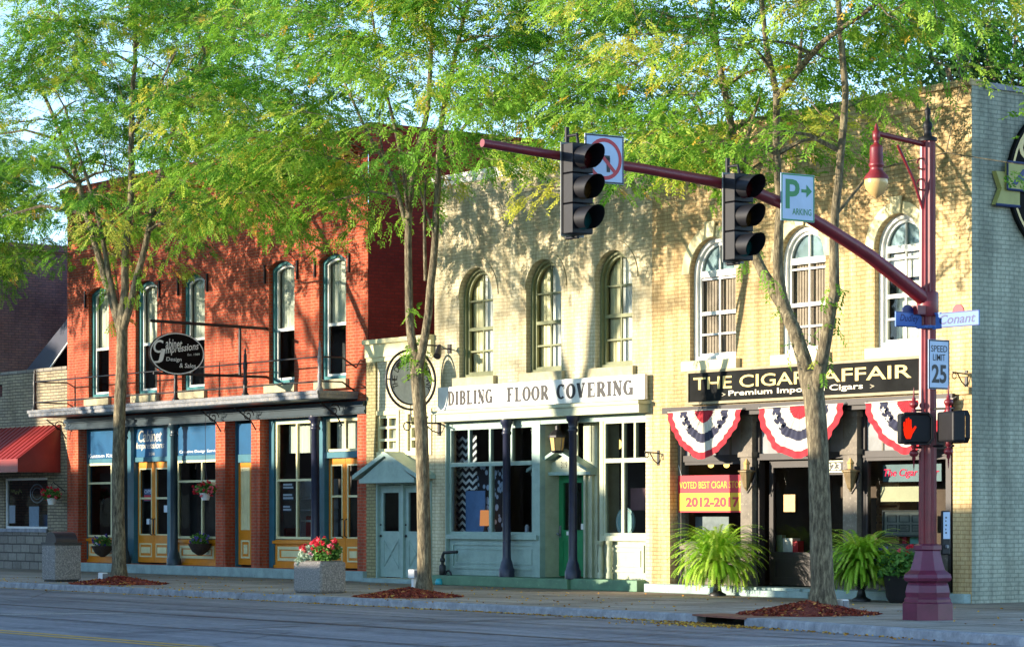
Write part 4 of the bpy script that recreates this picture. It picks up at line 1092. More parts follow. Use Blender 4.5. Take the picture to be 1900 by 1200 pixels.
m.tube([(rsx, -.02, zc-ra-.5), (rsx, -.2, zc-ra-.45), (rsx, -.42, zc-ra-.28)], .014, 5)
m.tube([(rsx, yc, zc+ra), (rsx, yc, zc+ra+.12), (rsx, -.0, zc+ra+.12)], .02, 6)
m.build('sign_bracket', M_black, rs)
# little flood lamp aimed at it
fx, fz = P(822, 655, -.35)
fl = thing('flood_lamp', 'small black flood lamp on an arm above the round grey sign', 'lamp', (fx, -.1, fz))
m = MB(); m.tube([(fx-.25, -.02, fz+.12), (fx-.12, -.3, fz+.1), (fx, -.45, fz)], .016, 5); m.box(fx-.3, fx-.18, -.03, 0, fz+.02, fz+.22); m.build('arm', M_black, fl)
m = MB(); m.tube([(fx-.12, -.36, fz+.16), (fx+.03, -.5, fz-.02), (fx+.08, -.56, fz-.08)], [.05, .075, .085], 10); m.build('lamp_head', M_black, fl)

# oval sign and ribbon on the teal side wall
tx = yx1 + .03
ov = thing('oval_wall_sign', 'black oval sign with olive ribbon fixed high on the teal side wall', 'shop sign', (tx, 2.4, 7.3))
oy, oz = PX(1868, 310, tx)
A_, B_ = 1.6, 1.42; ocy = oy + A_; ocz = 7.35
def ovl(a, b, n=48): return [(ocy+a*math.cos(2*math.pi*i/n), ocz+b*math.sin(2*math.pi*i/n)) for i in range(n)]
m = MB(); L = ovl(A_, B_); n = len(L)
m.add([(tx+.06, y, z) for y, z in L] + [(tx-.02, y, z) for y, z in L], [tuple(range(n)), tuple(range(n, 2*n))[::-1]] + [(i, (i+1) % n, n+(i+1) % n, n+i) for i in range(n)])
bd = m.build('sign_board', M_signblack, ov)
M_ribbon = paint("ribbon_olive", '#a3a05c', .6, .15, 4); M_ribblue = paint("ribbon_blue", '#32406a', .6, .1, 4)
m = MB(); A2, B2 = ovl(A_*.965, B_*.965), ovl(A_*.935, B_*.93); m.add([(tx+.064, y, z) for y, z in A2+B2], [(i, (i+1) % n, n+(i+1) % n, n+i) for i in range(n)])
write(m, "CIGAR", ocy-1.36, ocy+1.36, ocz+.32, ocz+.8, lambda u, v: (tx+.066, u, v)); m.build('lettering', M_gold, bd)
ry0 = PX(1860, 340, tx)[0]; rzt, rzb = PX(1862, 302, tx)[1], PX(1862, 352, tx)[1]
ya, zt_ = PX(1842, 318, tx); zb_ = PX(1842, 380, tx)[1]
m = MB()
m.cur = 0; m.add([(tx+.08, ya, zt_), (tx+.08, ry0+.35, zt_), (tx+.08, ry0+.35, zb_), (tx+.08, ya, zb_), (tx+.08, ya+.14, (zt_+zb_)/2)], [(0, 1, 2, 3, 4)])
m.add([(tx+.08, ya, zt_), (tx+.08, ya+.14, (zt_+zb_)/2), (tx+.08, ya, zb_), (tx, ya-.03, zb_), (tx, ya+.11, (zt_+zb_)/2), (tx, ya-.03, zt_)], [(0, 1, 4, 5), (1, 2, 3, 4)])
m.box(tx+.06, tx+.13, ry0, ry0+3.2, rzb, rzt)
m.cur = 1; write(m, "AFFAIR", ry0+.08, ry0+3.1, rzb+.08, rzt-.1, lambda u, v: (tx+.135, u, v), 0, .02)
m.tube([(tx+.12, ry0, rzb), (tx+.12, ry0, rzt), (tx+.12, ry0+3.2, rzt)], .025, 4); m.tube([(tx+.12, ry0, rzb), (tx+.12, ry0+3.2, rzb)], .025, 4); m.tube([(tx+.08, ya, zb_), (tx+.08, ry0+.35, zb_)], .025, 4)
m.build('ribbon', [M_ribbon, M_ribblue], ov)

# ------------------------------------------------------------------ patriotic fan flags
M_fred = paint("bunting_red", '#a01c2a', .85, .12, 9); M_fwhite = paint("bunting_white", '#bdb6a8', .85, .1, 9); M_fnavy = paint("bunting_navy", '#23263d', .85, .18, 9)
def star(cx, cz, r, y): 
    pts = [(cx+(r if i % 2 == 0 else r*.42)*math.sin(math.pi*i/5), cz+(r if i % 2 == 0 else r*.42)*math.cos(math.pi*i/5)) for i in range(10)]
    return [(x, y, z) for x, z in pts]
def bunting(px0, px1, ztop, drop, label, tilt=0.0, sag=0.0):
    y = -.17; x0, x1 = X(px0, y), X(px1, y); cx = (x0+x1)/2; w = (x1-x0)/2
    root = thing('fan_bunting', label, 'bunting', (cx, y, ztop), 0, 'patriotic fan flags over the cigar shop front')
    nA, bands = 96, [(0, .25, 0), (.25, .47, 1), (.47, .66, 2), (.66, .86, 1), (.86, 1.0, 0)]
    m = MB(); m.smooth = True
    def pt(r, i):
        a = math.pi*i/nA; pl = math.sin(i*math.pi/3.4+.5*math.sin(i*.2+px0))*.015*min(1, r*2.2)+math.sin(i*.37+.5)*.012*r
        ca_, sa_ = abs(math.cos(a)), abs(math.sin(a)); pw = 1.62+tilt*3
        rr = r*(ca_**pw+sa_**pw)**(-1/pw)*(1+.003*math.sin(i*1.4+px0)+.014*math.sin(i*.31+px0*.7))
        droop = .10*w*math.sin(a)**2*0
        return (cx-w*rr*math.cos(a)*(1-.03*math.sin(a)), y-.02+pl-.05*r*math.sin(a), ztop-drop*rr*math.sin(a)**1.0 - sag*math.sin(2*a)**2*r - tilt*math.cos(a)*r)
    for r0, r1, c in bands:
        m.cur = c; vs = []
        for i in range(nA+1): vs += [pt(r0, i), pt((r0+r1)/2, i), pt(r1, i)]
        fs = []
        for i in range(nA): fs += [(3*i, 3*i+1, 3*i+4, 3*i+3), (3*i+1, 3*i+2, 3*i+5, 3*i+4)]
        m.add(vs, fs)
    m.cur = 1; m.smooth = False
    for i in (9, 87):
        p = pt(.56, i); m.add(star(p[0], p[2], .075, p[1]-.06), [tuple(range(10))])
    for i in (20, 76):
        p = pt(.56, i); m.add(star(p[0], p[2], .07, p[1]-.06), [tuple(range(10))])
    m.build('cloth', [M_fred, M_fwhite, M_fnavy], root, normals=False)
    m = MB(); m.tube([(x0, y-.01, ztop+.0), (cx, y-.01, ztop+.02), (x1, y-.01, ztop)], .012, 5)
    for x in (x0, cx, x1): m.tube([(x, y-.01, ztop+.01), (x, -.1, ztop+.04)], .008, 4)
    m.build('hanging_cord', M_fwhite, root)
bunting(1240, 1378, 3.52, .93, 'fan flag of red, white and navy above the window with the red and yellow banner')
bunting(1408, 1567, 3.52, .95, 'fan flag of red, white and navy partly hidden by the tree trunk', .02, .06)
bunting(1606, 1769, 3.52, .93, 'fan flag of red, white and navy behind the dark red signal pole')

# ------------------------------------------------------------------ lanterns
M_lampglow = glow("lantern_glow", '#ffcf6a', 1.0)
M_brass = paint("old_brass", '#7d6a4a', .5, .4, 8, .3)
M_amber = paint("amber_lamp_glass", '#c9a56a', .2, .15, 6)
def carriage_lamp(px, py, label):
    x, z = P(px, py, .05)
    t = thing('carriage_lantern', label, 'lantern', (x, .05, z), 0, 'carriage lanterns on the cigar shop pilasters')
    m = MB(); m.lathe((x, .0, z), [(.02, -.26), (.035, -.22), (.06, -.19), (.07, -.15), (.135, .09), (.165, .10), (.165, .125), (.07, .15)], 8, False); m.build('lantern_body', M_brass, t)
    m = MB(); m.lathe((x, .0, z), [(.05, .15), (.055, .24), (.07, .26), (.035, .31), (.012, .35)], 8, False); m.build('lantern_top', M_amber, t)
    m = MB(); m.tube([(x+.02, .14, z+.12), (x+.14, .1, z+.05), (x+.14, .03, z-.15), (x+.03, 0.0, z-.3)], .016, 5); m.box(x-.03, x+.09, .1, .14, z-.1, z+.2); m.build('bracket', M_black, t)
carriage_lamp(1389, 885, 'brass carriage lantern on the pilaster beside the red and yellow banner')
carriage_lamp(1582, 885, 'brass carriage lantern on the pilaster beside the 323 number plate')
def box_lantern(px, py, y, label, s=1.0, group=None):
    x, z = P(px, py, y)
    t = thing('porch_lantern', label, 'lantern', (x, y, z), 0, group)
    m = MB(); m.lathe((x, y, z), [(.19*s, .12*s), (.19*s, .16*s), (.1*s, .26*s), (.05*s, .28*s), (.05*s, .36*s)], 8, False); m.build('lantern_cap', M_black, t)
    m = MB(); m.lathe((x, y, z), [(.12*s, -.16*s), (.16*s, .12*s)], 6, False); m.build('lantern_glass', M_amber, t)
    m = MB(); m.sphere((x, y, z), .09*s, 8, 6)
    for k in range(6):
        aa = 2*math.pi*k/6
    b_ = m.build('bulb', M_lampglow, t)
    m = MB(); m.tube([(x, y, z+.35*s), (x, y, z+.7*s)], .012, 5)
    for k in range(6):
        aa = 2*math.pi*k/6; m.tube([(x+.122*s*math.cos(aa), y+.122*s*math.sin(aa), z-.16*s), (x+.164*s*math.cos(aa), y+.164*s*math.sin(aa), z+.12*s)], .01*s, 4)
    m.lathe((x, y, z), [(.1*s, -.2*s), (.14*s, -.16*s), (.14*s, -.15*s)], 6, False)
    m.build('lantern_frame', M_black, t)
    return t
box_lantern(1034, 822, .12, 'lit porch lantern hanging above the green door', 1.0)
# bulbs lit inside the cigar shop window and the floor shop
for px, py, Y, lab in ((1319, 862, 1.2, 'warm bulb glowing inside cigar shop window, farther from the carriage lantern'), (1348, 862, 1.2, 'warm bulb glowing inside cigar shop window, nearer the carriage lantern')):
    x, z = P(px, py, Y); t = thing('pendant_bulb', lab, 'light bulb', (x, Y, z), 0, 'bulbs in the cigar shop window')
    m = MB(); m.sphere((x, Y, z), .06, 8, 6); m.build('bulb', M_lampglow, t)
    m = MB(); m.lathe((x, Y, z), [(.05, .04), (.06, .09), (.02, .14), (.01, 1.0)], 8); m.build('socket', M_brass, t)
x, z = P(1144, 824, 1.3); t = thing('globe_lamp', 'round lamp glowing behind the transom of the floor covering shop', 'lamp', (x, 1.3, z))
m = MB(); m.sphere((x, 1.3, z), .12, 10, 7); m.build('globe', M_lampglow, t); m = MB(); m.lathe((x, 1.3, z), [(.06, .09), (.07, .14), (.012, .2), (.012, .9)], 8); m.build('stem', M_brass, t)

# ------------------------------------------------------------------ things seen in the shop windows
def board(name, px0, px1, py0, py1, Y, mat, label, cat, t=.02, group=None):
    x0, z1 = P(px0, py0, Y); x1 = P(px1, py0, Y)[0]; z0 = P((px0+px1)/2, py1, Y)[1]; z1 = P((px0+px1)/2, py0, Y)[1]
    m = MB(); m.box(x0, x1, Y, Y+t, z0, z1)
    o = m.build(name, mat, None, origin=((x0+x1)/2, Y, z0)); tag(o, label, cat, group); return o, x0, x1, z0, z1
M_red = paint("banner_red", '#b3182a', .6, .06, 3); M_yel = paint("banner_yellow", '#cfa61c', .6, .06, 3)
# red / yellow banner
Yb = .19
bx0, bx1 = X(1258, Yb), X(1384, Yb); bz1 = P(1320, 881, Yb)[1]; bz0 = P(1320, 950, Yb)[1]; bzm = P(1320, 914, Yb)[1]
bn = thing('window_banner', 'red and yellow banner reading voted best cigar store 2012-2017 in the shop window', 'banner', ((bx0+bx1)/2, Yb, bz0))
m = MB(); m.box(bx0, bx1, Yb, Yb+.015, bz0, bz1); c = m.build('cloth', M_red, bn)
m = MB(); m.box(bx0+.03, bx1-.03, Yb-.004, Yb-.001, bz0+.03, bzm); m.build('yellow_field', M_yel, bn)
m = MB(); write(m, "2012-2017", bx0+(bx1-bx0)*.12, bx1-(bx1-bx0)*.09, bz0+.1, bzm-.08, flat_fn(Yb-.007), 0, .045); m.build('red_lettering', M_red, bn)
m = MB(); write(m, "VOTED BEST CIGAR STORE", bx0+.05, bx1-.02, bzm+.09, bz1-.12, flat_fn(Yb-.004), 0, .01); m.build('yellow_lettering', M_yel, bn)
m = MB(); m.tube([(bx0+.1, Yb, bz1), (bx0+.02, Yb, 2.5)], .006, 4); m.tube([(bx1-.1, Yb, bz1), (bx1-.15, Yb, 2.5)], .006, 4); m.build('hanging_cord', M_white, bn)
# chevron rug, floral cloth, blue sheet (floor covering shop)
def chevron_mat():
    m, nt, out = new_mat("chevron_weave")
    sp = nt.nodes.new("ShaderNodeSeparateXYZ"); nt.links.new(wpos(nt), sp.inputs[0])
    pp = N(nt, "ShaderNodeMath", operation='PINGPONG'); pp.inputs[1].default_value = .13; nt.links.new(sp.outputs[0], pp.inputs[0])
    ad = N(nt, "ShaderNodeMath", operation='MULTIPLY_ADD'); ad.inputs[1].default_value = .62; nt.links.new(pp.outputs[0], ad.inputs[0]); nt.links.new(sp.outputs[2], ad.inputs[2])
    md = N(nt, "ShaderNodeMath", operation='FLOORED_MODULO'); md.inputs[1].default_value = .155; nt.links.new(ad.outputs[0], md.inputs[0])
    gt = N(nt, "ShaderNodeMath", operation='GREATER_THAN'); gt.inputs[1].default_value = .085; nt.links.new(md.outputs[0], gt.inputs[0])
    surf(m, nt, out, mix_rgb(nt, gt.outputs[0], lin('#14161d'), lin('#dfe2e0')), .9)
    return m
M_chev = chevron_mat()
Y = .44
x0, x1, x2 = X(838, Y), X(883, Y), X(864, Y); z0 = P(850, 990, Y)[1]; zm = P(865, 909, Y)[1]; z1 = P(855, 808, Y)[1]
m = MB(); m.add([(x0, Y, z0), (x2, Y, z0), (x2, Y, zm), (x1+.02, Y, zm), (x1+.02, Y, z1), (x0, Y, z1)], [(0, 1, 2, 3, 4, 5)])
m.add([(x0, Y+.02, z0), (x2, Y+.02, z0), (x2, Y+.02, zm), (x1+.02, Y+.02, zm), (x1+.02, Y+.02, z1), (x0, Y+.02, z1)], [(0, 1, 2, 3, 4, 5)])
tag(m.build('chevron_rug', M_chev, None, origin=(x0, Y, z0)), 'black and white chevron rug hung in the floor covering window', 'rug')
def floral_mat():
    m, nt, out = new_mat("floral_print")
    v = N(nt, "ShaderNodeTexVoronoi"); v.inputs['Scale'].default_value = 6.5; nt.links.new(wpos(nt), v.inputs['Vector'])
    c = ramp(nt, v.outputs['Distance'], [(.36, lin('#9fb6cc')), (.44, lin('#15171f'))])
    surf(m, nt, out, c, .9); return m
board('floral_cloth', 884, 934, 864, 988, .47, floral_mat(), 'floral printed cloth hung beside the chevron rug', 'cloth')
board('sample_board', 864, 900, 910, 990, .41, paint("sample_blue", '#5d85b5', .6, .2, 4), 'pale blue sample board standing in front of the chevron rug', 'board')
x, z = P(901, 990, .27); t = thing('table_lamp', 'table lamp with lit orange shade in the floor covering window', 'lamp', (x, .27, 1.1))
zz = P(901, 975, .27)[1]
m = MB(); m.lathe((x, .27, 0), [(.07, zz-.14), (.05, zz-.1), (.03, zz), (.03, zz+.06)], 10); m.build('base', M_darkwood, t)
m = MB(); m.lathe((x, .27, 0), [(.13, zz), (.115, zz+.34)], 14); m.build('lamp_shade', glow("lamp_shade_lit", '#e0935a', .22), t)
m = MB(); m.lathe((X(978, .34), .34, 1.12), [(.05, 0), (.05, .16), (.03, .18), (.03, .2)], 10); tag(m.build('paint_tin', paint("tin_white", '#c3ccd8', .4, .1), None, origin=(X(978, .34), .34, 1.12)), 'small white tin standing on the floor covering window ledge', 'tin')
x, z = P(1160, 968, .3); m = MB()
rr = .30; n = 24
m.add([(x+rr*math.cos(2*math.pi*i/n), .3, z+rr*math.sin(2*math.pi*i/n)) for i in range(n)] + [(x+rr*math.cos(2*math.pi*i/n), .33, z+rr*math.sin(2*math.pi*i/n)) for i in range(n)], [tuple(range(n)), tuple(range(n, 2*n))[::-1]] + [(i, (i+1) % n, n+(i+1) % n, n+i) for i in range(n)])
ro = thing('round_window_plate', 'pale teal round plate leaning in the window by the green door', 'plate', (x, .3, z-rr))
bb = m.build('disc', paint("plate_teal", '#8fb7b4', .5, .15, 6), ro)
m = MB(); m.tube([(x+rr*.85*math.cos(2*math.pi*i/n), .295, z+rr*.85*math.sin(2*math.pi*i/n)) for i in range(n+1)], .008, 4, False); m.build('rim', M_white, ro)
board('pink_carton', 1170, 1199, 905, 946, 1.1, paint("carton_pink", '#8a6468', .7, .15), 'dusty pink carton standing behind the round plate', 'box', .3)
# cigar shop right window: neon sign, shelf boards
M_neon = glow("neon_red", '#ff3355', .5)
Y = .55
x0, z1 = P(1636, 862, Y); x1 = X(1722, Y); z0 = P(1680, 893, Y)[1]; z1 = P(1680, 861, Y)[1]
ns = thing('neon_sign', 'red script neon sign reading The Cigar in the shop window beside the signal pole', 'neon sign', ((x0+x1)/2, Y, z0))
m = MB(); m.box(x0, x1+.3, Y+.03, Y+.05, z0, z1); m.build('backing', paint("neon_backing", '#4d6a6e', .4, .2), ns)
m = MB(); write(m, "The Cigar Affair", x0+.04, x1+.25, z0+.06, z1-.08, flat_fn(Y+.02), .25, .004); m.build('neon_tube', M_neon, ns)
board('shelf_board', 1634, 1725, 902, 930, .5, paint("shelf_olive", '#a5a17c', .6, .15), 'plain olive board across the cigar shop window below the neon sign', 'board', .1)
o, x0, x1, z0, z1 = board('chalk_menu', 1641, 1726, 949, 992, .45, paint("menu_grey", '#6f7267', .6, .3, 6), 'grey framed menu board with panels below the olive board', 'menu board', .04)
mt_ = paint("menu_line", '#3c3f3a', .7, .1)
m = MB(); xs = [x0+(x1-x0)*k for k in (.04, .3, .58, .86)]
for i in range(3):
    for (za, zb) in ((z0+.06, (z0+z1)/2-.02), ((z0+z1)/2+.02, z1-.06)): m.ring_xz(rect_loop(xs[i]+.03, xs[i+1]-.03, za, zb), rect_loop(xs[i]+.045, xs[i+1]-.045, za+.015, zb-.015), .44, .451)
m.ring_xz(rect_loop(x0-.03, x1+.03, z0-.03, z1+.03), rect_loop(x0, x1, z0, z1), .42, .49)
for i in range(3):
    for k in range(4): m.box(xs[i]+.07, xs[i+1]-.08-.04*(k % 2), .441, .449, z0+.09+.025*k, z0+.1+.025*k)
m.build('panel_lines', mt_, o)
M_slat = paint("slat_wood", '#b98858', .6, .25, 8)
x0, z1 = P(1626, 925, .85); x1 = X(1668, .85); t = thing('slatted_crate', 'tall slatted wooden crate behind the grey menu board', 'crate', (x0, .85, .9))
for i in range(8):
    z = .95+i*.15
    m = MB(); m.box(x0, x1, .85, .87, z, z+.11); m.build('slat', M_slat, t)
m = MB(); m.box(x0, x0+.06, .87, 1.3, .9, 2.15); m.box(x1-.06, x1, .87, 1.3, .9, 2.15); m.build('crate_frame', M_slat, t)
board('open_poster', 1688, 1722, 995, 1040, .6, paint("poster_teal", '#6fae9e', .6, .25, 5), 'teal and cream poster at the foot of the window behind the signal pole', 'poster')
board('red_strip_sign', 1674, 1682, 990, 1040, .58, M_red, 'narrow red upright strip beside the teal poster', 'sign')
# cigar shop door: notice, display
board('door_notice', 1454, 1475, 917, 949, .4, paint("notice_amber", '#c9a467', .6, .2, 20), 'amber framed notice hung on the dark shop door', 'notice')
board('cigar_box_stack', 1452, 1470, 998, 1032, .62, paint("box_white", '#c9c4b6', .6, .2, 14), 'stack of pale boxes behind the dark door glass', 'boxes', .2)
board('magazine_rack', 1441, 1451, 992, 1030, .6, paint("rack_green", '#7f8f6f', .6, .3, 20), 'narrow green display beside the pale boxes', 'display', .1)
o, *_ = board('red_carton', 1471, 1480, 1003, 1032, .6, M_red, 'red carton beside the stack of pale boxes', 'box', .15)
board('window_picture', 1290, 1352, 958, 1010, .6, paint("picture_grey", '#7d8586', .5, .35, 4), 'grey framed picture below the red and yellow banner', 'picture')
# red building windows: notices, chair, shelves
Y = .55
M_paper = paint("paper_white", '#ccd4dc', .7, .12, 20)
for i, (px0, px1, py0, py1, lab) in enumerate(((525, 545, 896, 908, 'topmost white notice in the tall window behind the planter'), (525, 545, 915, 928, 'middle white notice in the tall window behind the planter'), (525, 541, 937, 949, 'lowest white notice in the tall window behind the planter'))):
    o, x0, x1, z0, z1 = board('window_notice', px0, px1, py0, py1, .36, paint("notice_dark", '#30363d', .6, .1), lab, 'notice', .01, 'notices in the tall window')
    m = MB()
    for k in range(2):
        zz = z0+(z1-z0)*(.2+.45*k); m.box(x0-o.location.x+.02, x1-o.location.x-.02-.05*k, -.006, -.002, zz-o.location.z, zz-o.location.z+(z1-z0)*.28)
    m.build('lettering', M_paper, o, False)
x0, z0 = P(556, 975, 1.0); t = thing('shop_chair', 'red upholstered chair inside the tall window behind the planter', 'chair', (x0, 1.2, .2))
x0 = X(532, 1.1)
M_chair = paint("chair_red", '#a81f2c', .7, .15)
m = MB(); m.box(x0, x0+.6, 1.0, 1.5, .8, .95); m.build('seat', M_chair, t, bevel=.04)
m = MB(); m.box(x0, x0+.62, 1.45, 1.6, .95, 1.5); m.build('backrest', M_chair, t, bevel=.04)
m = MB(); m.box(x0, x0+.1, 1.0, 1.5, .95, 1.2); m.build('armrest', M_chair, t, bevel=.03)
for dx, dy in ((.05, 1.05), (.55, 1.05), (.05, 1.5), (.55, 1.5)):
    m = MB(); m.tube([(x0+dx, dy, .2), (x0+dx, dy, .8)], .025, 6); m.build('leg', M_darkwood, t)
x0 = X(556, 1.3); t = thing('display_shelf', 'white open display shelf inside the tall window behind the planter', 'shelf', (x0, 1.4, .2))
for z in (1.35, 1.62, 1.9):
    m = MB(); m.box(x0, x0+1.3, 1.3, 1.6, z, z+.05); m.build('shelf', M_paper, t)
m = MB(); m.box(x0, x0+.05, 1.3, 1.6, .2, 2.4); m.box(x0+1.25, x0+1.3, 1.3, 1.6, .2, 2.4); m.box(x0+.06, x0+.5, 1.4, 1.5, 1.96, 2.4); m.build('upright', M_paper, t)
o, x0, x1, z0, z1 = board('open_sign', 267, 288, 906, 929, .39, paint("open_sign_blue", '#33486a', .5, .1), 'small sign reading open on the orange double door', 'sign', .012)
m = MB(); ox, oy_, oz_ = o.location
write(m, "OPEN", x0-ox+.03, x1-ox-.03, (z1-z0)*.62, (z1-z0)*.9, lambda u, v: (u, -.004, v)); m.build('lettering', M_paper, o, False)
m = MB(); m.box(x0-ox+.02, x1-ox-.02, -.004, -.001, .02, (z1-z0)*.48); m.build('red_field', M_red, o, False)
board('door_sticker', 272, 281, 962, 972, .39, M_paper, 'small white sticker on the orange double door below the open sign', 'sticker', .01)
board('door_card', 304, 312, 937, 950, .39, M_paper, 'white card in the door leaf next to the dark iron column', 'card', .01)
# stone shop window
board('window_flyer', 15, 28, 937, 970, .12, M_paper, 'white flyer with a dark figure at the corner of the stone shop window', 'flyer', .01)
board('window_menu', 54, 72, 939, 977, .12, paint("menu_blue", '#a9c3d8', .7, .12, 12), 'tall pale blue menu in the stone shop window', 'menu', .01)
o, x0, x1, z0, z1 = board('small_monitor', 74, 88, 954, 976, .3, paint("monitor_blue", '#4a6286', .4, .3, 12), 'small blue stack of leaflets beside the pale blue menu', 'leaflets', .1)
Y = .13; cx_, cz_ = P(69, 915, Y); t = thing('window_emblem', 'pale circular emblem and cursive lettering on the stone shop glass', 'emblem', (cx_, Y, cz_))
m = MB(); m.tube([(cx_+.42*math.cos(i*.3), Y, cz_+.26*math.sin(i*.3)) for i in range(22)], .02, 5, False); m.tube([(cx_+.3*math.cos(i*.3), Y, cz_+.16*math.sin(i*.3)) for i in range(22)], .012, 5, False); m.build('ring', paint("emblem_grey", '#8e949c', .5, .1), t)
m = MB(); xa, za = P(20, 912, Y); m.tube([(xa+i*.05, Y, za+.05*math.sin(i*1.7)+.03*math.sin(i*.6)) for i in range(15)], .022, 4, False); m.build('lettering', paint("emblem_olive", '#8d8a45', .5, .1), t)

# ------------------------------------------------------------------ small iron brackets on the walls
def wall_bracket(x, z, label):
    t = thing('wall_bracket', label, 'bracket', (x, 0, z), 0, 'scrolled iron brackets on the brick piers')
    m = MB(); m.box(x-.03, x+.03, -.02, 0, z-.18, z+.12); m.tube([(x, -.02, z+.06), (x, -.35, z+.08)], .014, 5); m.tube([(x, -.02, z-.15), (x, -.12, z-.08), (x, -.22, z+.06)], .012, 5)
    m.tube([(x, -.3+.05*math.cos(i*.5), z+.02+.05*math.sin(i*.5)) for i in range(13)], .01, 4); m.build('iron_scroll', M_black, t)
wall_bracket(*P(1222, 846), 'scrolled iron bracket on the pier between the sage and black shop fronts')
wall_bracket(yx1-.12, P(1795, 700)[1], 'scrolled iron bracket at the corner next to the teal side wall')
# ================================================================== SIGNAL POLE ON THE CORNER
px_, py_ = -28.1, -5.7
M_maroon = paint("maroon_paint", '#701a22', .42, .3, 3.5, wear='#4a1a1e', wear_amt=.66)
M_maroonbase = paint("maroon_base_paint", '#62223a', .38, .3, 3.5, wear='#8a5560', wear_amt=.68)
M_grey = paint("signal_grey", '#6f736f', .5, .25, 6); M_sigblack = paint("signal_black", '#101014', .55, .25, 6, spec=.3); M_signblue = paint("sign_sheet_pale", '#a9bcd4', .4, .08, 4)
M_ink = paint("sign_ink", '#15151a', .5, .05)
sp_ = thing('signal_pole', 'dark red fluted signal pole with flared base and long curved mast arm', 'signal pole', (px_, py_, 0))
m = MB(); q = R(22.5); k = 1/math.cos(q)
m.lathe((px_, py_, 0), [(r*k, z) for r, z in ((.36, 0), (.36, .24), (.335, .26), (.335, .30), (.31, .33), (.32, .40), (.30, .50), (.275, .54), (.33, .57), (.345, .61), (.33, .66), (.25, .72), (.215, .84), (.185, .96), (.175, 1.0), (.20, 1.02), (.20, 1.08), (.15, 1.10))], 8, False, q)
m.build('pole_base', M_maroonbase, sp_)
m = MB(); m.lathe((px_, py_, 0), [(.135, 1.09), (.13, 3.0), (.122, 5.0), (.115, 6.95)], 24, False, 0, True); m.build('pole_shaft', M_maroon, sp_)
m = MB(); m.lathe((px_, py_, 6.95), [(.14, 0), (.14, .05), (.06, .08), (.05, .16), (.075, .2), (.07, .26), (.035, .3), (.03, .38), (.05, .42), (.045, .46), (.015, .5), (.01, .56)], 12); m.build('finial', M_sigblack, sp_)
arm = [(-5.7, 4.62), (-6.2, 4.88), (-6.9, 5.24), (-7.6, 5.53), (-8.3, 5.80), (-9.0, 5.97), (-9.8, 6.07), (-11.0, 6.15), (-12.4, 6.21), (-13.66, 6.28)]
m = MB(); nA = len(arm); m.tube([(px_, y, z) for y, z in arm], [.112-.058*i/(nA-1) for i in range(nA)], 14)
m.build('mast_arm', M_maroon, sp_)
m = MB(); m.lathe((px_, py_, 4.4), [(.15, 0), (.16, .02), (.16, .34), (.15, .36)], 14); m.box(px_-.1, px_+.1, py_-.3, py_-.14, 4.42, 4.55); m.build('arm_collar', M_maroon, sp_)

def traffic_signal(y, z, label):
    t = thing_local('traffic_signal', label, 'traffic signal', (px_, y, z), 0, 'signals hung on the mast arm')
    h = .395; top = .14
    m = MB()
    for i in range(3):
        zb = top-h*(i+1)
        m.box(.14, .34, -.17, .17, zb+.006, zb+h-.006)
    m.box(.12, .139, -.185, .185, top-3*h+.01, top-.01)
    m.build('housing', M_sigblack, t, bevel=.012)
    m = MB(); m.box(.105, .119, -.19, .19, top-3*h-.02, top+.02); m.build('back_cover', M_grey, t)
    m = MB(); m.tube([(0, 0, top+.24), (0, 0, top-3*h-.03)], .032, 8); m.tube([(0, 0, top+.12), (.22, 0, top+.12), (.24, 0, top)], .022, 6); m.tube([(0, 0, top-3*h-.03), (.24, 0, top-3*h-.03)], .025, 6)
    m.box(-.05, .05, -.07, .07, -.09, .09); m.build('hanger', M_sigblack, t)
    lc = [paint("lens_red", '#3a0d0d', .2, .1), paint("lens_amber", '#3a270c', .2, .1), paint("lens_green", '#0f3a38', .2, .1)]
    for i in range(3):
        zc = top-h*(i+.5); n = 20; r = .155
        m = MB(); m.smooth = True; vv = []
        for kx in (0, 1):
            for j in range(n+1):
                a = R(-58+296*j/n)
                vv.append((.34 if kx == 0 else .585+.10*math.sin(a), r*math.cos(a), zc+r*math.sin(a)))
        f = [(j, j+1, n+1+j+1, n+1+j) for j in range(n)]
        m.add(vv, f)
        m.add([(x, y_*.955, zc+(z_-zc)*.955) for x, y_, z_ in vv], [ff[::-1] for ff in f])
        v = m.build('visor', M_sigblack, t, normals=False)
        m = MB(); m.smooth = True; rings = []
        for s_, dx in ((.148, 0), (.10, .025), (.05, .038), (.004, .042)): rings += [(.342+dx, s_*math.cos(2*math.pi*j/18), zc+s_*math.sin(2*math.pi*j/18)) for j in range(18)]
        m.add(rings, [(a_*18+j, a_*18+(j+1) % 18, (a_+1)*18+(j+1) % 18, (a_+1)*18+j) for a_ in range(3) for j in range(18)])
        m.build('lens', lc[i], t, normals=False)
    return t
y1, z1 = PX(1052, 290, px_); traffic_signal(y1, z1, 'three light traffic signal with black visors near the tip of the mast arm')
y2, z2 = PX(1350, 345, px_); traffic_signal(y2, z2, 'three light traffic signal with black visors beside the green parking sign')
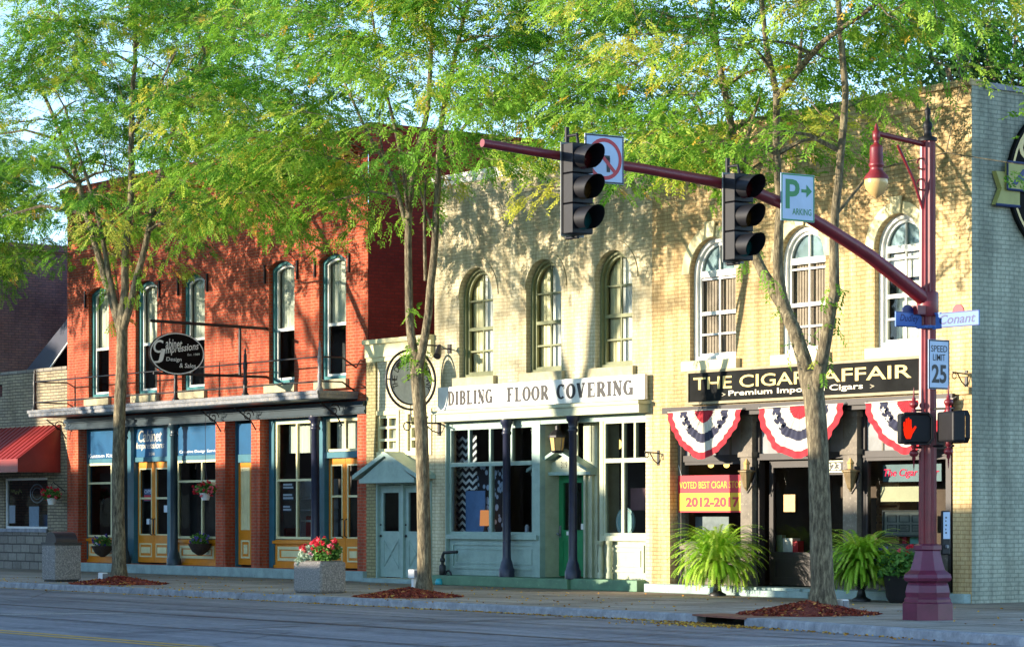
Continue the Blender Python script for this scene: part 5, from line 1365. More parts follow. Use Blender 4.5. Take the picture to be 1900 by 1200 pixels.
# no-turn sign
def plate(name, label, yc, zc, w, h, rz, mat, edge, x=px_+.16, cat='traffic sign'):
    t = thing_local(name, label, cat, (x, yc, zc), rz)
    m = MB(); m.box(-.012, .0, -w/2, w/2, -h/2, h/2); m.build('sign_plate', mat, t, bevel=.004)
    m = MB(); e = .02
    yzl = lambda a, b: [(-a, -b), (a, -b), (a, b), (-a, b)]
    A, B = yzl(w/2-.005, h/2-.005), yzl(w/2-.005-e, h/2-.005-e)
    m.add([(.002, y, z) for y, z in A+B], [(i, (i+1) % 4, 4+(i+1) % 4, 4+i) for i in range(4)]); m.build('border', edge, t)
    m = MB(); m.box(-.1, -.013, -.05, .05, -.06, .06); m.build('clamp', M_grey, t)
    return t
yz = lambda u, v, i=0: (.003, u, v)
M_signred = paint("sign_red", '#b3202e', .45, .05)
y_, z_ = PX(1121, 299, px_)
t = plate('no_turn_sign', 'white square no turn sign with red circle behind the traffic signal', y_-.12, z_, .62, .64, R(-4), M_signblue, M_ink)
m = MB(); n = 40
m.add([(.003, r*math.cos(2*math.pi*i/n), r*math.sin(2*math.pi*i/n)) for r in (.275, .225) for i in range(n)], [(i, (i+1) % n, n+(i+1) % n, n+i) for i in range(n)])
m.add([(.0034, u, v) for u, v in _seg(-.18, .18, .18, -.18, .05)], [(0, 1, 2, 3)]); m.build('red_circle', M_signred, t)
m = MB(); 
for s_ in (_seg(.06, -.17, .06, .02, .055), _seg(.085, .02, -.06, .02, .055)): m.add([(.0028, u, v) for u, v in s_], [(0, 1, 2, 3)])
m.add([(.0028, -.06, .09), (.0028, -.16, .02), (.0028, -.06, -.05)], [(0, 1, 2)]); m.build('arrow', M_ink, t)
# parking sign
y_, z_ = PX(1477, 370, px_)
M_pgreen = paint("sign_green", '#1f7a3c', .45, .06)
t = plate('parking_sign', 'pale square sign with large green P and arrow reading parking', y_-.11, z_, .60, .66, R(-3), M_signblue, M_pgreen)
m = MB(); write(m, "P", -.22, .03, -.16, .25, yz, 0, .02); write(m, "P", -.215, -.13, -.27, -.19, yz) if False else None
write(m, "ARKING", -.10, .24, -.24, -.15, yz, 0, .01)
m.add([(.003, u, v) for u, v in _seg(.06, .1, .16, .1, .045)], [(0, 1, 2, 3)]); m.add([(.003, .15, .19), (.003, .15, .01), (.003, .25, .1)], [(0, 1, 2)])
m.build('green_lettering', M_pgreen, t)
# street name blades
M_blade = paint("blade_blue", '#456cae', .4, .06); M_bladeink = paint("blade_ink", '#0c1c58', .45, .05)
zb = PX(1730, 597, px_)[1]
def blade(label, rz, word, flip, off, knob, dz=0.0, L=.86):
    t = thing_local('street_name_sign', label, 'street sign', (px_, py_, zb+dz), rz)
    m = MB(); m.box(off, off+L, -.012, .012, -.11, .11)
    bd = m.build('blade', M_blade, t, bevel=.005)
    y = -.014
    f = (lambda u, v, i=0: (u, y, v)) if not flip else (lambda u, v, i=0: (2*off+L-u, .014, v))
    m = MB(); write(m, word, off+.08, off+L-.06, -.06, .075, f, .25, .012)
    for zz in (-.1, .1):
        m.add([f(off+.005, zz-.006), f(off+L-.005, zz-.006), f(off+L-.005, zz+.006), f(off+.005, zz+.006)], [(0, 1, 2, 3)])
    m.build('lettering', M_bladeink, bd)
    m = MB(); c = off+L*knob; n = 14
    pts = [(c+.11*math.cos(math.pi*i/n), .11+.105*math.sin(math.pi*i/n)) for i in range(n+1)]
    for yy in (-.01, .01): m.add([(u, yy, v) for u, v in pts], [tuple(range(n+1))])
    m.add([(u, -.01, v) for u, v in pts]+[(u, .01, v) for u, v in pts], [(i, i+1, n+2+i, n+1+i) for i in range(n)])
    m.build('emblem', M_signred if not flip else M_bladeink, bd)
    m = MB(); 
    for zz in (-.09, .09): m.lathe((0, 0, zz-.015), [(.14, 0), (.15, .002), (.15, .03), (.14, .032)], 14)
    m.box(.12, off+.1, -.018, .018, -.12, -.09); m.box(.12, off+.1, -.018, .018, .09, .12)
    m.build('clamp_band', M_blade, t)
blade('blue street name blade reading Conant', 0, "Conant", False, .17, .52)
blade('blue street name blade reading Dudley', R(-90), "Dudley", True, .13, .52, .012, .52)
# speed limit sign
ys_, zs_ = PX(1742, 676, px_+.16)
t = plate('speed_limit_sign', 'pale upright sign reading speed limit 25 on the red pole', ys_, zs_, .43, .72, 0, M_signblue, M_ink, px_+.165)
m = MB(); write(m, "SPEED", -.165, .165, .18, .275, yz, 0, .006); write(m, "LIMIT", -.125, .125, .055, .15, yz, 0, .006); write(m, "25", -.15, .15, -.27, .0, yz, 0, .03); m.build('lettering', M_ink, t)

# pedestrian signals with finials
def ped_signal(x, y, z, rz, label, lit):
    t = thing_local('pedestrian_signal', label, 'pedestrian signal', (x, y, z), rz, 'pedestrian signals on the red pole')
    m = MB(); m.box(-.11, .1, -.235, .235, -.22, .22); m.build('housing', M_sigblack, t, bevel=.03)
    m = MB()
    L = [(-.235, -.16), (-.235, .16), (-.17, .235), (.17, .235), (.235, .16), (.235, -.16), (.17, -.235), (-.17, -.235)]
    n = 8; Bv = [(u*.93, v*.93) for u, v in L]
    m.add([(.1, u, v) for u, v in L]+[(.17, u, v) for u, v in L]+[(.17, u, v) for u, v in Bv]+[(.1, u, v) for u, v in Bv],
          [(i, (i+1) % n, n+(i+1) % n, n+i) for i in range(n)]+[(n+i, n+(i+1) % n, 2*n+(i+1) % n, 2*n+i) for i in range(n)]+[(2*n+i, 2*n+(i+1) % n, 3*n+(i+1) % n, 3*n+i) for i in range(n)])
    m.build('visor', M_sigblack, t)
    if lit:
        m = MB(); hx = .118; c = -.115
        fg = [(-.062, -.01, .10), (-.03, -.005, .145), (.0, .0, .16), (.03, .0, .135)]
        m.add([(hx, c+u, v) for u, v in ((-.075, -.02), (-.06, -.1), (-.035, -.15), (.03, -.15), (.055, -.09), (.06, -.02), (.045, .03), (-.07, .03))], [tuple(range(8))])
        for u, z0, z1 in fg: m.add([(hx, c+u+a, v) for a, v in ((-.014, .025), (.014, .025), (.012, z1-.01), (0, z1), (-.012, z1-.01))], [tuple(range(5))])
        m.add([(hx, c+u, v) for u, v in _seg(.045, -.07, .105, .03, .032)], [(0, 1, 2, 3)])
        m.build('hand_symbol', glow("hand_glow", '#ff2a12', .32), t)
    for s_ in (1, -1):
        m = MB()
        pr = [(.04, .22), (.04, .27), (.025, .28), (.025, .30), (.055, .32), (.07, .355), (.055, .39), (.025, .405), (.03, .44), (.012, .46), (.01, .54), (.003, .60)]
        pr = [(r, v*s_) for r, v in pr]
        m.lathe((-.05, 0, 0), pr, 10); m.build('finial', M_maroon, t)
    return t
yl, zl = PX(1697, 795, px_)
ped_signal(px_, yl, zl, R(-32), 'pedestrian signal showing a red raised hand', True)
xr_ = px_+.5; yr_, zr_ = -5.72, PX(1785, 795, px_)[1]
ped_signal(xr_, yr_, zr_, R(75), 'pedestrian signal turned away, seen from behind with dark hood', False)
m = MB()
for dz in (-.27, .27):
    m.tube([(px_, py_-.1, zl+dz), (px_-.05, yl, zl+dz)], .018, 6); m.tube([(px_+.1, py_, zr_+dz), (xr_, yr_+.05, zr_+dz)], .018, 6)
m.build('signal_bracket', M_sigblack, sp_)
# push button sign
yb_s, zb_s = PX(1758, 975, px_+.22)
t = thing_local('crossing_button', 'narrow white plate and black push button on the red pole', 'push button', (px_+.18, yb_s, zb_s))
m = MB(); m.box(-.02, .02, -.085, .085, -.42, .22); m.build('backing', M_sigblack, t, bevel=.02)
m = MB(); m.box(.021, .026, -.068, .068, -.19, .2); p = m.build('plate', M_signblue, t, bevel=.004)
m = MB()
for k, v in enumerate((.12, .07, .01, -.05, -.1)): m.box(.0265, .0285, -.03, .0-.01*(k % 2), v-.012, v+.012)
m.build('symbols', M_ink, t)
m = MB(); m.lathe((0, 0, 0), [(.03, 0), (.025, .03)], 10); 
for i, v in enumerate(m.v): m.v[i] = (.02+v[2], v[0], -.3+v[1])
m.build('button', M_galv, t)

# pendant street lamp on the pole
ylm, zlm = PX(1626, 250, px_)
lamp = thing('pendant_street_lamp', 'dark red teardrop street lamp with amber globe hanging from the pole', 'street lamp', (px_, ylm, zlm))
m = MB(); m.tube([(px_, py_-.1, zlm-.06), (px_, ylm, zlm+.02)], .04, 8); m.tube([(px_, py_-.1, zlm-1.0), (px_, py_-.28, zlm-.6), (px_, py_-.6, zlm-.12)], .022, 6)
for i in range(2): m.tube([(px_, py_-.13-.08*math.cos(k*.5), zlm-.35-.3*i+.08*math.sin(k*.5)) for k in range(12)], .014, 5)
m.build('lamp_arm', M_maroon, lamp)
m = MB(); m.lathe((px_, ylm, zlm), [(.01, .16), (.025, .12), (.03, .06), (.055, .05), (.055, -.06), (.03, -.09), (.04, -.13), (.085, -.16), (.095, -.2), (.095, -.40), (.11, -.42), (.11, -.45), (.09, -.47), (.1, -.52), (.17, -.60), (.18, -.64)], 16); m.build('lamp_housing', M_maroon, lamp)
m = MB(); m.lathe((px_, ylm, zlm), [(.17, -.64), (.175, -.69), (.155, -.77), (.10, -.85), (.03, -.90), (.01, -.91)], 16); m.build('lamp_globe', M_amber, lamp)

# ================================================================== PAVEMENT THINGS
M_aggregate = noise_mat("exposed_aggregate", [(.32, '#5d5a56'), (.5, '#87827b'), (.66, '#b5ada3')], 34, .95, 60, .8, .01)
yt = -5.75; xt = X(114, yt)
tc = thing_local('trash_bin', 'square aggregate litter bin with dark rounded hood', 'litter bin', (xt, yt, 0))
m = MB(); m.box(-.33, .33, -.33, .33, .05, .84); m.build('bin_body', M_aggregate, tc, bevel=.02)
m = MB(); m.box(-.29, .29, -.29, .29, 0, .049); m.box(-.345, .345, -.345, .345, .841, .9); m.build('bin_rim', paint("bin_dark", '#33312f', .5, .2), tc)
m = MB(); n = 14; pr = [(.27*math.cos(math.pi*i/n), .9+.24*math.sin(math.pi*i/n)) for i in range(n+1)]
m.smooth = True; m.add([(x, -.27, z) for x, z in pr]+[(x, .27, z) for x, z in pr], [(i, i+1, n+2+i, n+1+i) for i in range(n)]); m.smooth = False
m.add([(x, .27, z) for x, z in pr], [tuple(range(n+1))]); m.add([(x, -.27, z) for x, z in pr], [tuple(range(n+1))])
m.build('bin_hood', paint("bin_hood_black", '#26242a', .35, .2), tc, bevel=.01)

rng = np.random.default_rng(5)
def unit(v): return v/np.maximum(1e-9, np.linalg.norm(v, axis=-1, keepdims=True))
def leaf_quads(c, size, rng, flat=.4, aspect=.55, droop=0.0):
    """leaf-shaped quads at centres c"""
    n = len(c); d = rng.normal(size=(n, 3)); d[:, 2] = d[:, 2]*flat - droop; d = unit(d)
    u = rng.normal(size=(n, 3)); s = unit(np.cross(d, u)); L = (size*rng.uniform(.6, 1.3, (n, 1)))
    a = c-d*L*.5; b = c+s*L*aspect*.5; e = c+d*L*.5; f = c-s*L*aspect*.5
    return np.stack([a, b, e, f], 1)
def blob(n, c, r, rng, shell_=.5):
    d = unit(rng.normal(size=(n, 3))); k = rng.uniform(shell_, 1, (n, 1))
    return np.asarray(c)+d*k*np.asarray(r)
LM_plant = leaf_mat("plant_leaf", [(0, '#2f5a26'), (.5, '#4f8035'), (1, '#7aa04a')], .3)
LM_silver = leaf_mat("silver_leaf", [(0, '#7f9a82'), (1, '#b9c7b4')], .2)
LM_redflower = leaf_mat("red_petals", [(0, '#c21f33'), (.6, '#e03a4c'), (1, '#f07a8c')], .3)
LM_pink = leaf_mat("pink_petals", [(0, '#c86a9a'), (1, '#e9a6c4')], .3)
LM_purple = leaf_mat("purple_petals", [(0, '#3f2f7d'), (1, '#8a78c8')], .3)
LM_white = leaf_mat("white_petals", [(0, '#d8d8e4'), (1, '#ececf2')], .3)
def plant(parent, clumps, origin=None):
    """clumps: list of (n, centre, radii, leaf size, material, kind)"""
    for n, c, r, size, mat_, kind in clumps:
        if kind == 'leaf':
            V = leaf_quads(blob(n, c, r, rng), size, rng, .6, .6); quads_mesh('leaves', V, rng.random(n), mat_, parent)
        else:
            heads = blob(n, c, r, rng, .8); V = []
            for h in heads: V.append(leaf_quads(blob(9, h, size*.7, rng, .3), size, rng, .8, .9))
            V = np.concatenate(V); quads_mesh('blossoms', V, np.repeat(rng.random(n), 9), mat_, parent)
yp = -5.6; xp = X(593, yp)
pl = thing_local('flower_planter', 'grey aggregate concrete planter full of red flowers', 'planter', (xp, yp, 0))
m = MB(); m.ring_xz(rect_loop(-.52, .52, 0, .62), rect_loop(-.519, .519, .001, .619), -.3, .3); m.v = []; m.f = []; m.mi = []; m.sm = []
w_, d_ = .5, .31
m.box(-w_, w_, -d_, d_, 0, .62); m.build('planter_box', M_aggregate, pl, bevel=.06)
m = MB(); m.box(-w_+.07, w_-.07, -d_+.07, d_-.07, .621, .63); m.build('soil', M_earth, pl)
plant(pl, [(700, (-.2, -.02, .74), (.34, .28, .2), .09, LM_silver, 'leaf'), (900, (.22, .02, .82), (.36, .26, .24), .1, LM_plant, 'leaf'), (300, (-.3, -.2, .62), (.2, .14, .16), .08, LM_silver, 'leaf'),
           (34, (.22, 0, .92), (.38, .28, .2), .07, LM_redflower, 'f'), (14, (-.3, 0, .86), (.26, .25, .16), .07, LM_redflower, 'f'), (7, (-.1, -.1, .84), (.2, .2, .14), .06, LM_pink, 'f')])
def basket(px, py, y, label, kind):
    x, z = P(px, py, y)
    t = thing_local('flower_basket', label, 'flower basket', (x, y, z), 0, 'flower baskets along the shop fronts')
    if kind == 'pot':
        m = MB(); m.lathe((0, 0, 0), [(.09, -.26), (.14, -.1), (.15, -.08)], 14); m.build('pot', M_white, t)
        plant(t, [(420, (0, 0, .02), (.34, .26, .16), .09, LM_plant, 'leaf'), (30, (0, -.02, .03), (.38, .28, .2), .06, LM_redflower, 'f')])
    else:
        m = MB(); m.lathe((0, 0, 0), [(.05, -.3), (.2, -.2), (.29, -.04), (.3, 0)], 14); m.build('coir_liner', paint("coir", '#3b2c22', .95, .35, 20), t)
        plant(t, [(420, (0, 0, .1), (.32, .24, .16), .08, LM_plant, 'leaf'), (18, (0, -.02, .12), (.33, .26, .2), .05, LM_purple, 'f'), (4, (.1, -.1, .02), (.2, .16, .1), .05, LM_white, 'f')])
    return t, x, y, z
t, x, y, z = basket(381, 908, -.45, 'hanging pot of red flowers beside the brick pier under the canopy', 'pot')
m = MB()
for a in (0, 2.1, 4.2): m.tube([(.14*math.cos(a), .14*math.sin(a), -.08), (0, 0, .6), (0, 0, 4.15-z)], .007, 4)
m.build('hanging_chain', M_black, t, False)
t, x, y, z = basket(96, 918, -.4, 'hanging pot of red flowers on the stone shop wall', 'pot')
m = MB(); m.tube([(0, .4, .1), (0, .05, .35), (0, 0, .3), (0, 0, -.08)], .014, 5); m.build('wall_hook', M_black, t, False)
basket(190, 1012, .02, 'half basket of purple flowers on the orange bulkhead near the tree trunk', 'coir')
basket(371, 1008, .02, 'half basket of purple and white flowers on the orange bulkhead by the brick pier', 'coir')

# boston ferns in urns
LM_fern = leaf_mat("fern_leaf", [(0, '#7fb62c'), (.5, '#a8d240'), (1, '#d0e66a')], .45)
def fern(px, y, s, z0, label, lm):
    x = X(px, y)
    t = thing_local('potted_fern', label, 'potted plant', (x, y, z0), 0, 'ferns in urns by the cigar shop')
    m = MB(); m.lathe((0, 0, 0), [(.16, 0), (.17, .04), (.09, .08), (.06, .2), (.09, .26), (.2, .4), (.23, .56), (.25, .58)], 16); m.build('urn', M_black, t)
    Vs = []; Ts = []
    nf = 480
    for i in range(nf):
        az = rng.uniform(0, 2*math.pi); el = rng.uniform(-.15, 1.5); L = s*rng.uniform(.62, .95)*(.8+.4*el/1.5); d = np.array([math.cos(az), math.sin(az), 0])
        p = np.array([0, 0, .6])+d*rng.uniform(0, .12); n = 22; pts = [p]; e = el
        for k in range(n):
            e -= (1.45+rng.uniform(-.3, .4))/n*(.5+1.1*k/n)*(1.15 if el > .9 else 1.0); p = p+(d*math.cos(e)+np.array([0, 0, math.sin(e)]))*L/n; pts.append(p)
        pts = np.array(pts); side = np.array([-d[1], d[0], 0]); tn = rng.random()
        for k in range(1, n+1):
            w = .125*s*(1-.7*k/n)+.015; dd = pts[k]-pts[k-1]; dd /= np.linalg.norm(dd); up = np.cross(side, dd)
            for sg in (1, -1):
                tip = pts[k]+side*sg*w+dd*w*.35-up*0.012*sg*0+np.array([0, 0, -.012]); 
                Vs.append([pts[k-1], pts[k-1]+dd*.0+(tip-pts[k-1])*.5+dd*.02, tip, pts[k]]); Ts.append(min(1, max(0, tn+rng.uniform(-.15, .15))))
    quads_mesh('fronds', np.array(Vs), np.array(Ts), lm, t)
fern(1331, -.75, 1.14, 0, 'bright green fern in a black urn under the red and yellow banner', LM_fern)
fern(1598, -.75, 1.02, 0, 'green fern in a black urn behind the tree with the lit bark', LM_fern)
x = X(1672, -.7)
t = thing_local('flower_pot', 'dark pot of purple and red flowers behind the signal pole base', 'flower pot', (x, -.7, 0))
m = MB(); m.lathe((0, 0, 0), [(.2, 0), (.26, .1), (.3, .45), (.32, .47)], 14); m.build('pot', M_black, t)
plant(t, [(900, (0, 0, .62), (.5, .4, .3), .1, LM_plant, 'leaf'), (16, (-.3, -.1, .68), (.28, .25, .3), .05, LM_purple, 'f'), (8, (.25, 0, .9), (.28, .25, .12), .06, LM_redflower, 'f')])

# standpipe, path lights, post box light
x = X(822, -.25); t = thing_local('standpipe', 'black standpipe with turquoise cap by the sage shop front', 'standpipe', (x, -.25, 0))
m = MB(); m.tube([(-.02, 0, .05), (-.02, 0, .62), (.03, .0, .7), (.42, .08, .72)], .035, 8); m.lathe((-.02, 0, .2), [(.06, 0), (.08, .03), (.08, .2), (.06, .24)], 10); m.lathe((-.02, 0, .5), [(.05, 0), (.06, .02), (.06, .06), (.05, .08)], 10); m.build('pipe', M_black, t)
m = MB(); 
for i in range(17): pass
m.tube([(.2+.11*math.cos(i*.4), 0, .2+.11*math.sin(i*.4)) for i in range(17)], .022, 6, False); m.tube([(.06, 0, .2), (.2, 0, .2)], .03, 6); m.build('valve_wheel', M_black, t)
m = MB(); m.lathe((-.02, -.08, .01), [(.09, 0), (.1, .05), (.07, .12), (.03, .13)], 12); m.build('cap', paint("turquoise_cap", '#2fa6b0', .4, .1), t)
def path_light(px, y, z0, label, post=False):
    x = X(px, y); t = thing_local('path_light', label, 'path light', (x, y, z0), 0, 'small white lights in the tree beds')
    m = MB(); h = .28 if post else .02
    m.box(-.035, .035, -.035, .035, 0, h); m.build('stake', M_white, t)
    m = MB(); m.box(-.1, .1, -.07, .07, h, h+.17); m.build('light_box', M_white, t, bevel=.015)
    m = MB(); m.box(.1005, .115, -.06, .06, h+.02, h+.15); m.build('lens', M_galv, t)
path_light(768, -5.05, .04, 'white box light on a short post beside the middle tree', True)
path_light(191, -5.9, .06, 'small white light at the edge of the mulch by the farthest tree')
path_light(1561, -5.0, .03, 'small white light in the mulch by the tree nearest the signal pole')

# storm drain in the kerb
t = thing('storm_drain', 'kerb storm drain with rusty lid and dark opening', 'storm drain', (-31.0, -7.1, -.13))
M_rust = paint("rusty_plate", '#7d4a38', .7, .3, 8)
m = MB(); m.add([(-31.8, -7.06, .003), (-30.2, -7.38, .003), (-30.1, -6.75, .003), (-31.8, -6.45, .003), (-31.8, -7.06, -.025), (-30.2, -7.38, -.025), (-30.1, -6.75, -.025), (-31.8, -6.45, -.025)], [(0,1,2,3),(0,4,5,1),(1,5,6,2),(3,2,6,7),(0,3,7,4)]); m.build('lid', M_rust, t)
m = MB(); m.add([(-31.75, -6.98, -.126), (-30.25, -7.3, -.126), (-30.15, -6.7, -.126), (-31.75, -6.4, -.126), (-31.75, -6.4, -.03), (-30.15, -6.7, -.03), (-31.75, -6.98, -.03), (-30.25, -7.3, -.03)], [(0,1,2,3),(3,2,5,4),(0,3,4,6),(1,7,5,2)]); m.build('drain_throat', paint("drain_dark", '#141212', .9, .2), t)

# ================================================================== TREES
M_bark = None
def bark_mat():
    m, nt, out = new_mat("locust_bark"); pos = wpos(nt)
    mp = N(nt, "ShaderNodeMapping"); mp.inputs['Scale'].default_value = (1, 1, .22); nt.links.new(pos, mp.inputs[0])
    n1 = noise(nt, 22, 6, .72, mp.outputs[0]); n2 = noise(nt, 3, 4, .6, pos)
    c = ramp(nt, n1, [(.32, lin('#3a352c')), (.5, lin('#6f6552')), (.68, lin('#a2967a'))])
    c = mix_rgb(nt, .5, c, ramp(nt, n2, [(.35, (.62, .6, .55)), (.6, (1.05, 1.05, .95))]), 'MULTIPLY')
    surf(m, nt, out, c, .95, 0, n1, 1.0, .03, .2); return m
M_bark = bark_mat()
M_mulch = noise_mat("bark_mulch", [(.3, '#4e1c16'), (.5, '#7d2f22'), (.68, '#a5503a')], 26, .95, 40, 1.0, .03)
LM_tree = leaf_mat("locust_leaf", [(0, '#487c24'), (.3, '#6da033'), (.7, '#93bd44'), (.93, '#b6d058'), (1, '#d6b044')], .5)
LM_far = leaf_mat("dark_tree_leaf", [(0, '#24451d'), (.6, '#3c6429'), (1, '#6d8a3a')], .35)
def fronds(base, direction, L, rng, pairs=7, lw=.044, ll=.078):
    """compound leaves: base (n,3), direction (n,3), length (n,). returns (n*pairs*2, 4, 3)"""
    n = len(base); up = np.tile(np.array([[0, 0, 1.0]]), (n, 1)) + rng.normal(size=(n, 3))*.35
    side = unit(np.cross(direction, up)); out = []
    for k in range(pairs):
        s = (k+.6)/pairs
        p = base+direction*(L*s)[:, None]; p[:, 2] -= .35*L*s*s
        d2 = direction.copy(); d2[:, 2] -= .7*s; d2 = unit(d2)
        for sg in (1, -1):
            q = unit(side*sg+d2*.55+rng.normal(size=(n, 3))*.18); q[:, 2] -= .18
            l = ll*(1-.35*abs(s-.5))*rng.uniform(.8, 1.2, n)
            w = unit(np.cross(q, up))[:, :]*0+d2*lw*.5
            tip = p+q*l[:, None]; mid = p+q*(l*.5)[:, None]
            out.append(np.stack([p, mid-w, tip, mid+w], 1))
    return np.concatenate(out, 0)
def make_tree(name, label, x, y, trunk, limbs, crown_c, crown_r, nspray, seed, z_low, per=42, epi=True, group='honey locusts along the pavement', leafm=None, extra=None, flen=.27, rs_=1.0, skirt=46):
    rg = np.random.default_rng(seed); rnd = random.Random(seed)
    t = thing_local(name, label, 'tree', (x, y, 0), 0, group)
    m = MB(); nodes = []
    def addlimb(pts, r0, r1, n=8):
        k = len(pts); dense = []
        for i in range(k-1):
            a, b = Vector(pts[i]), Vector(pts[i+1]); c = max(2, int((b-a).length/.35))
            for j in range(c): dense.append(a.lerp(b, j/c))
        dense.append(Vector(pts[-1]))
        for _ in range(2): dense = [dense[0]]+[(dense[i-1]+dense[i]*2+dense[i+1])/4 for i in range(1, len(dense)-1)]+[dense[-1]]
        K = len(dense); rs = [r0+(r1-r0)*(i/(K-1))**.9 for i in range(K)]
        jit = [Vector((rnd.gauss(0, 1), rnd.gauss(0, 1), 0))*min(.02, rs[i]*.12) for i in range(K)]
        jit[0] = Vector((0, 0, 0))
        m.tube([p+j for p, j in zip(dense, jit)], rs, n)
        for p, r in zip(dense, rs): nodes.append((p, r))
    m.smooth = True
    tp, tr = trunk; tr = [q*rs_ for q in tr]; limbs = [(a, b*rs_, c*max(.9, rs_)) for a, b, c in limbs]
    k = len(tp)
    for i in range(1): pass
    dense = []
    m.tube([Vector(p) for p in tp], tr, 14)
    for i in range(k-1):
        for j in range(4): nodes.append((Vector(tp[i]).lerp(Vector(tp[i+1]), j/4), tr[i]))
    for pts, r0, r1 in limbs: addlimb(pts, r0, r1, 9)
    # spray centres: points in the crown, lumpy, with hollows
    cc = np.array(crown_c); cr = np.array(crown_r); C = []
    lumps = [cc+unit(rg.normal(size=3))*cr*rg.uniform(.45, .95) for _ in range(30)]
    tries = 0
    while len(C) < nspray and tries < nspray*60:
        tries += 1
        if rg.random() < .72: p = lumps[rg.integers(len(lumps))]+rg.normal(size=3)*np.array([1.15, 1.0, .5])
        else: p = cc+unit(rg.normal(size=3))*cr*rg.uniform(.3, 1)**.6
        q = (p-cc)/cr
        if (q*q).sum() > 1.15 or p[2] < z_low+.25*rg.random(): continue
        if abs(p[0]-x) < 1.9 and p[2] < z_low+2.4 and rg.random() < .7: continue
        C.append(p)
    sk = 0
    while sk < skirt:
        p = np.array([x+rg.uniform(-crown_r[0], crown_r[0])*.95, y+rg.uniform(-2.6, 2.6), z_low+rg.uniform(.0, 1.7)])
        if abs(p[0]-x) < 1.0 and rg.random() < .7: continue
        C.append(p); sk += 1
    C = [p for p in C if not (p[0] > -30.4 and p[2] < 8.6 and p[1] < -3.2)]
    if extra is not None: C += [np.array(e) for e in extra]
    ND = np.array([tuple(p) for p, r in nodes]); keep = ND[:, 2] > z_low-2.4
    ND2 = ND[keep]; NR = np.array([r for p, r in nodes])[keep]
    base_n = len(ND2)
    FB = []; FD = []; FL = []; FT = []
    order = sorted(range(len(C)), key=lambda i: np.min(np.linalg.norm(ND2[:base_n]-C[i], axis=1)))
    tw = []
    for i in order:
        c = C[i]; dist = np.linalg.norm(ND2-c, axis=1)+np.maximum(0, ND2[:, 2]-c[2]+.1)*1.4
        j = int(np.argmin(dist)); a = ND2[j]; r0 = min(NR[j]*.75, .05); L = np.linalg.norm(c-a)
        if L > .15:
            mid = (a+c)/2+np.array([rnd.gauss(0, .08), rnd.gauss(0, .08), .10*L])
            pts = [a+(mid-a)*s for s in (0, .5)]+[mid+(c-mid)*s for s in (0, .5, 1.0)]
            r1 = max(.006, r0*.45)
            m.tube([Vector(p) for p in pts], [r0+(r1-r0)*q/4 for q in range(5)], 5, False)
            ND2 = np.concatenate([ND2, np.array(pts[1:])]); NR = np.concatenate([NR, np.linspace(r0, r1, 4)])
        d = c-a; d[2] *= .4; d += rg.normal(size=3)*np.array([.35, .35, .12]); d = unit(d[None])[0]
        sd_ = unit(np.cross(d, [0, 0, 1.0])[None])[0]; S_ = rg.uniform(.75, 1.35); n = int(per*rg.uniform(.6, 1.3)); s = rg.uniform(-.35, 1, n); w = rg.uniform(-1, 1, n)
        b = c+d*(s*S_)[:, None]*.9+sd_[None]*(w*.62*S_*(1-.4*np.abs(s)))[:, None]
        b[:, 2] += rg.normal(size=n)*.10-.18*np.maximum(0, s)**2*S_-.10*np.abs(w)*S_
        dr = d[None]*.8+sd_[None]*np.sign(w)[:, None]*rg.uniform(.2, 1.0, (n, 1))+rg.normal(size=(n, 3))*.3; dr[:, 2] -= .25
        FB.append(b); FD.append(unit(dr)); FL.append(flen*rg.uniform(.7, 1.3, n)); tt = np.clip(rg.normal(.52, .3)+rg.normal(size=n)*.13, 0, .96)
        tt[rg.random(n) < .012] = 1.0; FT.append(tt)
        # a couple of fine twigs inside the spray
        for sgn in (-1, 1):
            e = c+d*S_*.7+sd_*sgn*S_*.35; e[2] -= .12; m.tube([Vector(c), Vector((c+e)/2+np.array([0, 0, .05])), Vector(e)], [.009, .006, .004], 3, False)
    if epi:                                             # tufts on the bare trunk and limbs
        for _ in range(26):
            j = rnd.randrange(len(ND)); p = ND[j]
            if p[2] < 3.6 or p[2] > z_low+1.5: continue
            n = 7; FB.append(p+rg.normal(size=(n, 3))*.09); dd = rg.normal(size=(n, 3)); dd[:, 2] -= .6; FD.append(unit(dd)); FL.append(.24*rg.uniform(.7, 1.2, n)); FT.append(np.clip(rg.normal(.5, .2, n), 0, .95))
    FB, FD, FL, FT = (np.concatenate(v) for v in (FB, FD, FL, FT))
    off = np.array([x, y, 0.0]); pairs = 7
    V = fronds(FB-off, FD, FL, rg, pairs)
    m.v = [(a-x, b-y, c) for a, b, c in m.v]
    m.build('trunk', M_bark, t, False, normals=False)
    quads_mesh('crown', V, np.tile(FT, pairs*2), leafm or LM_tree, t)
    return t
def W(px, py, y, dy=0.0):
    x, z = P(px, py, y+dy); return (x, y+dy, z)
TY = -5.35
def path(L, y): return [W(px, py, y, dy) for px, py, dy in L]
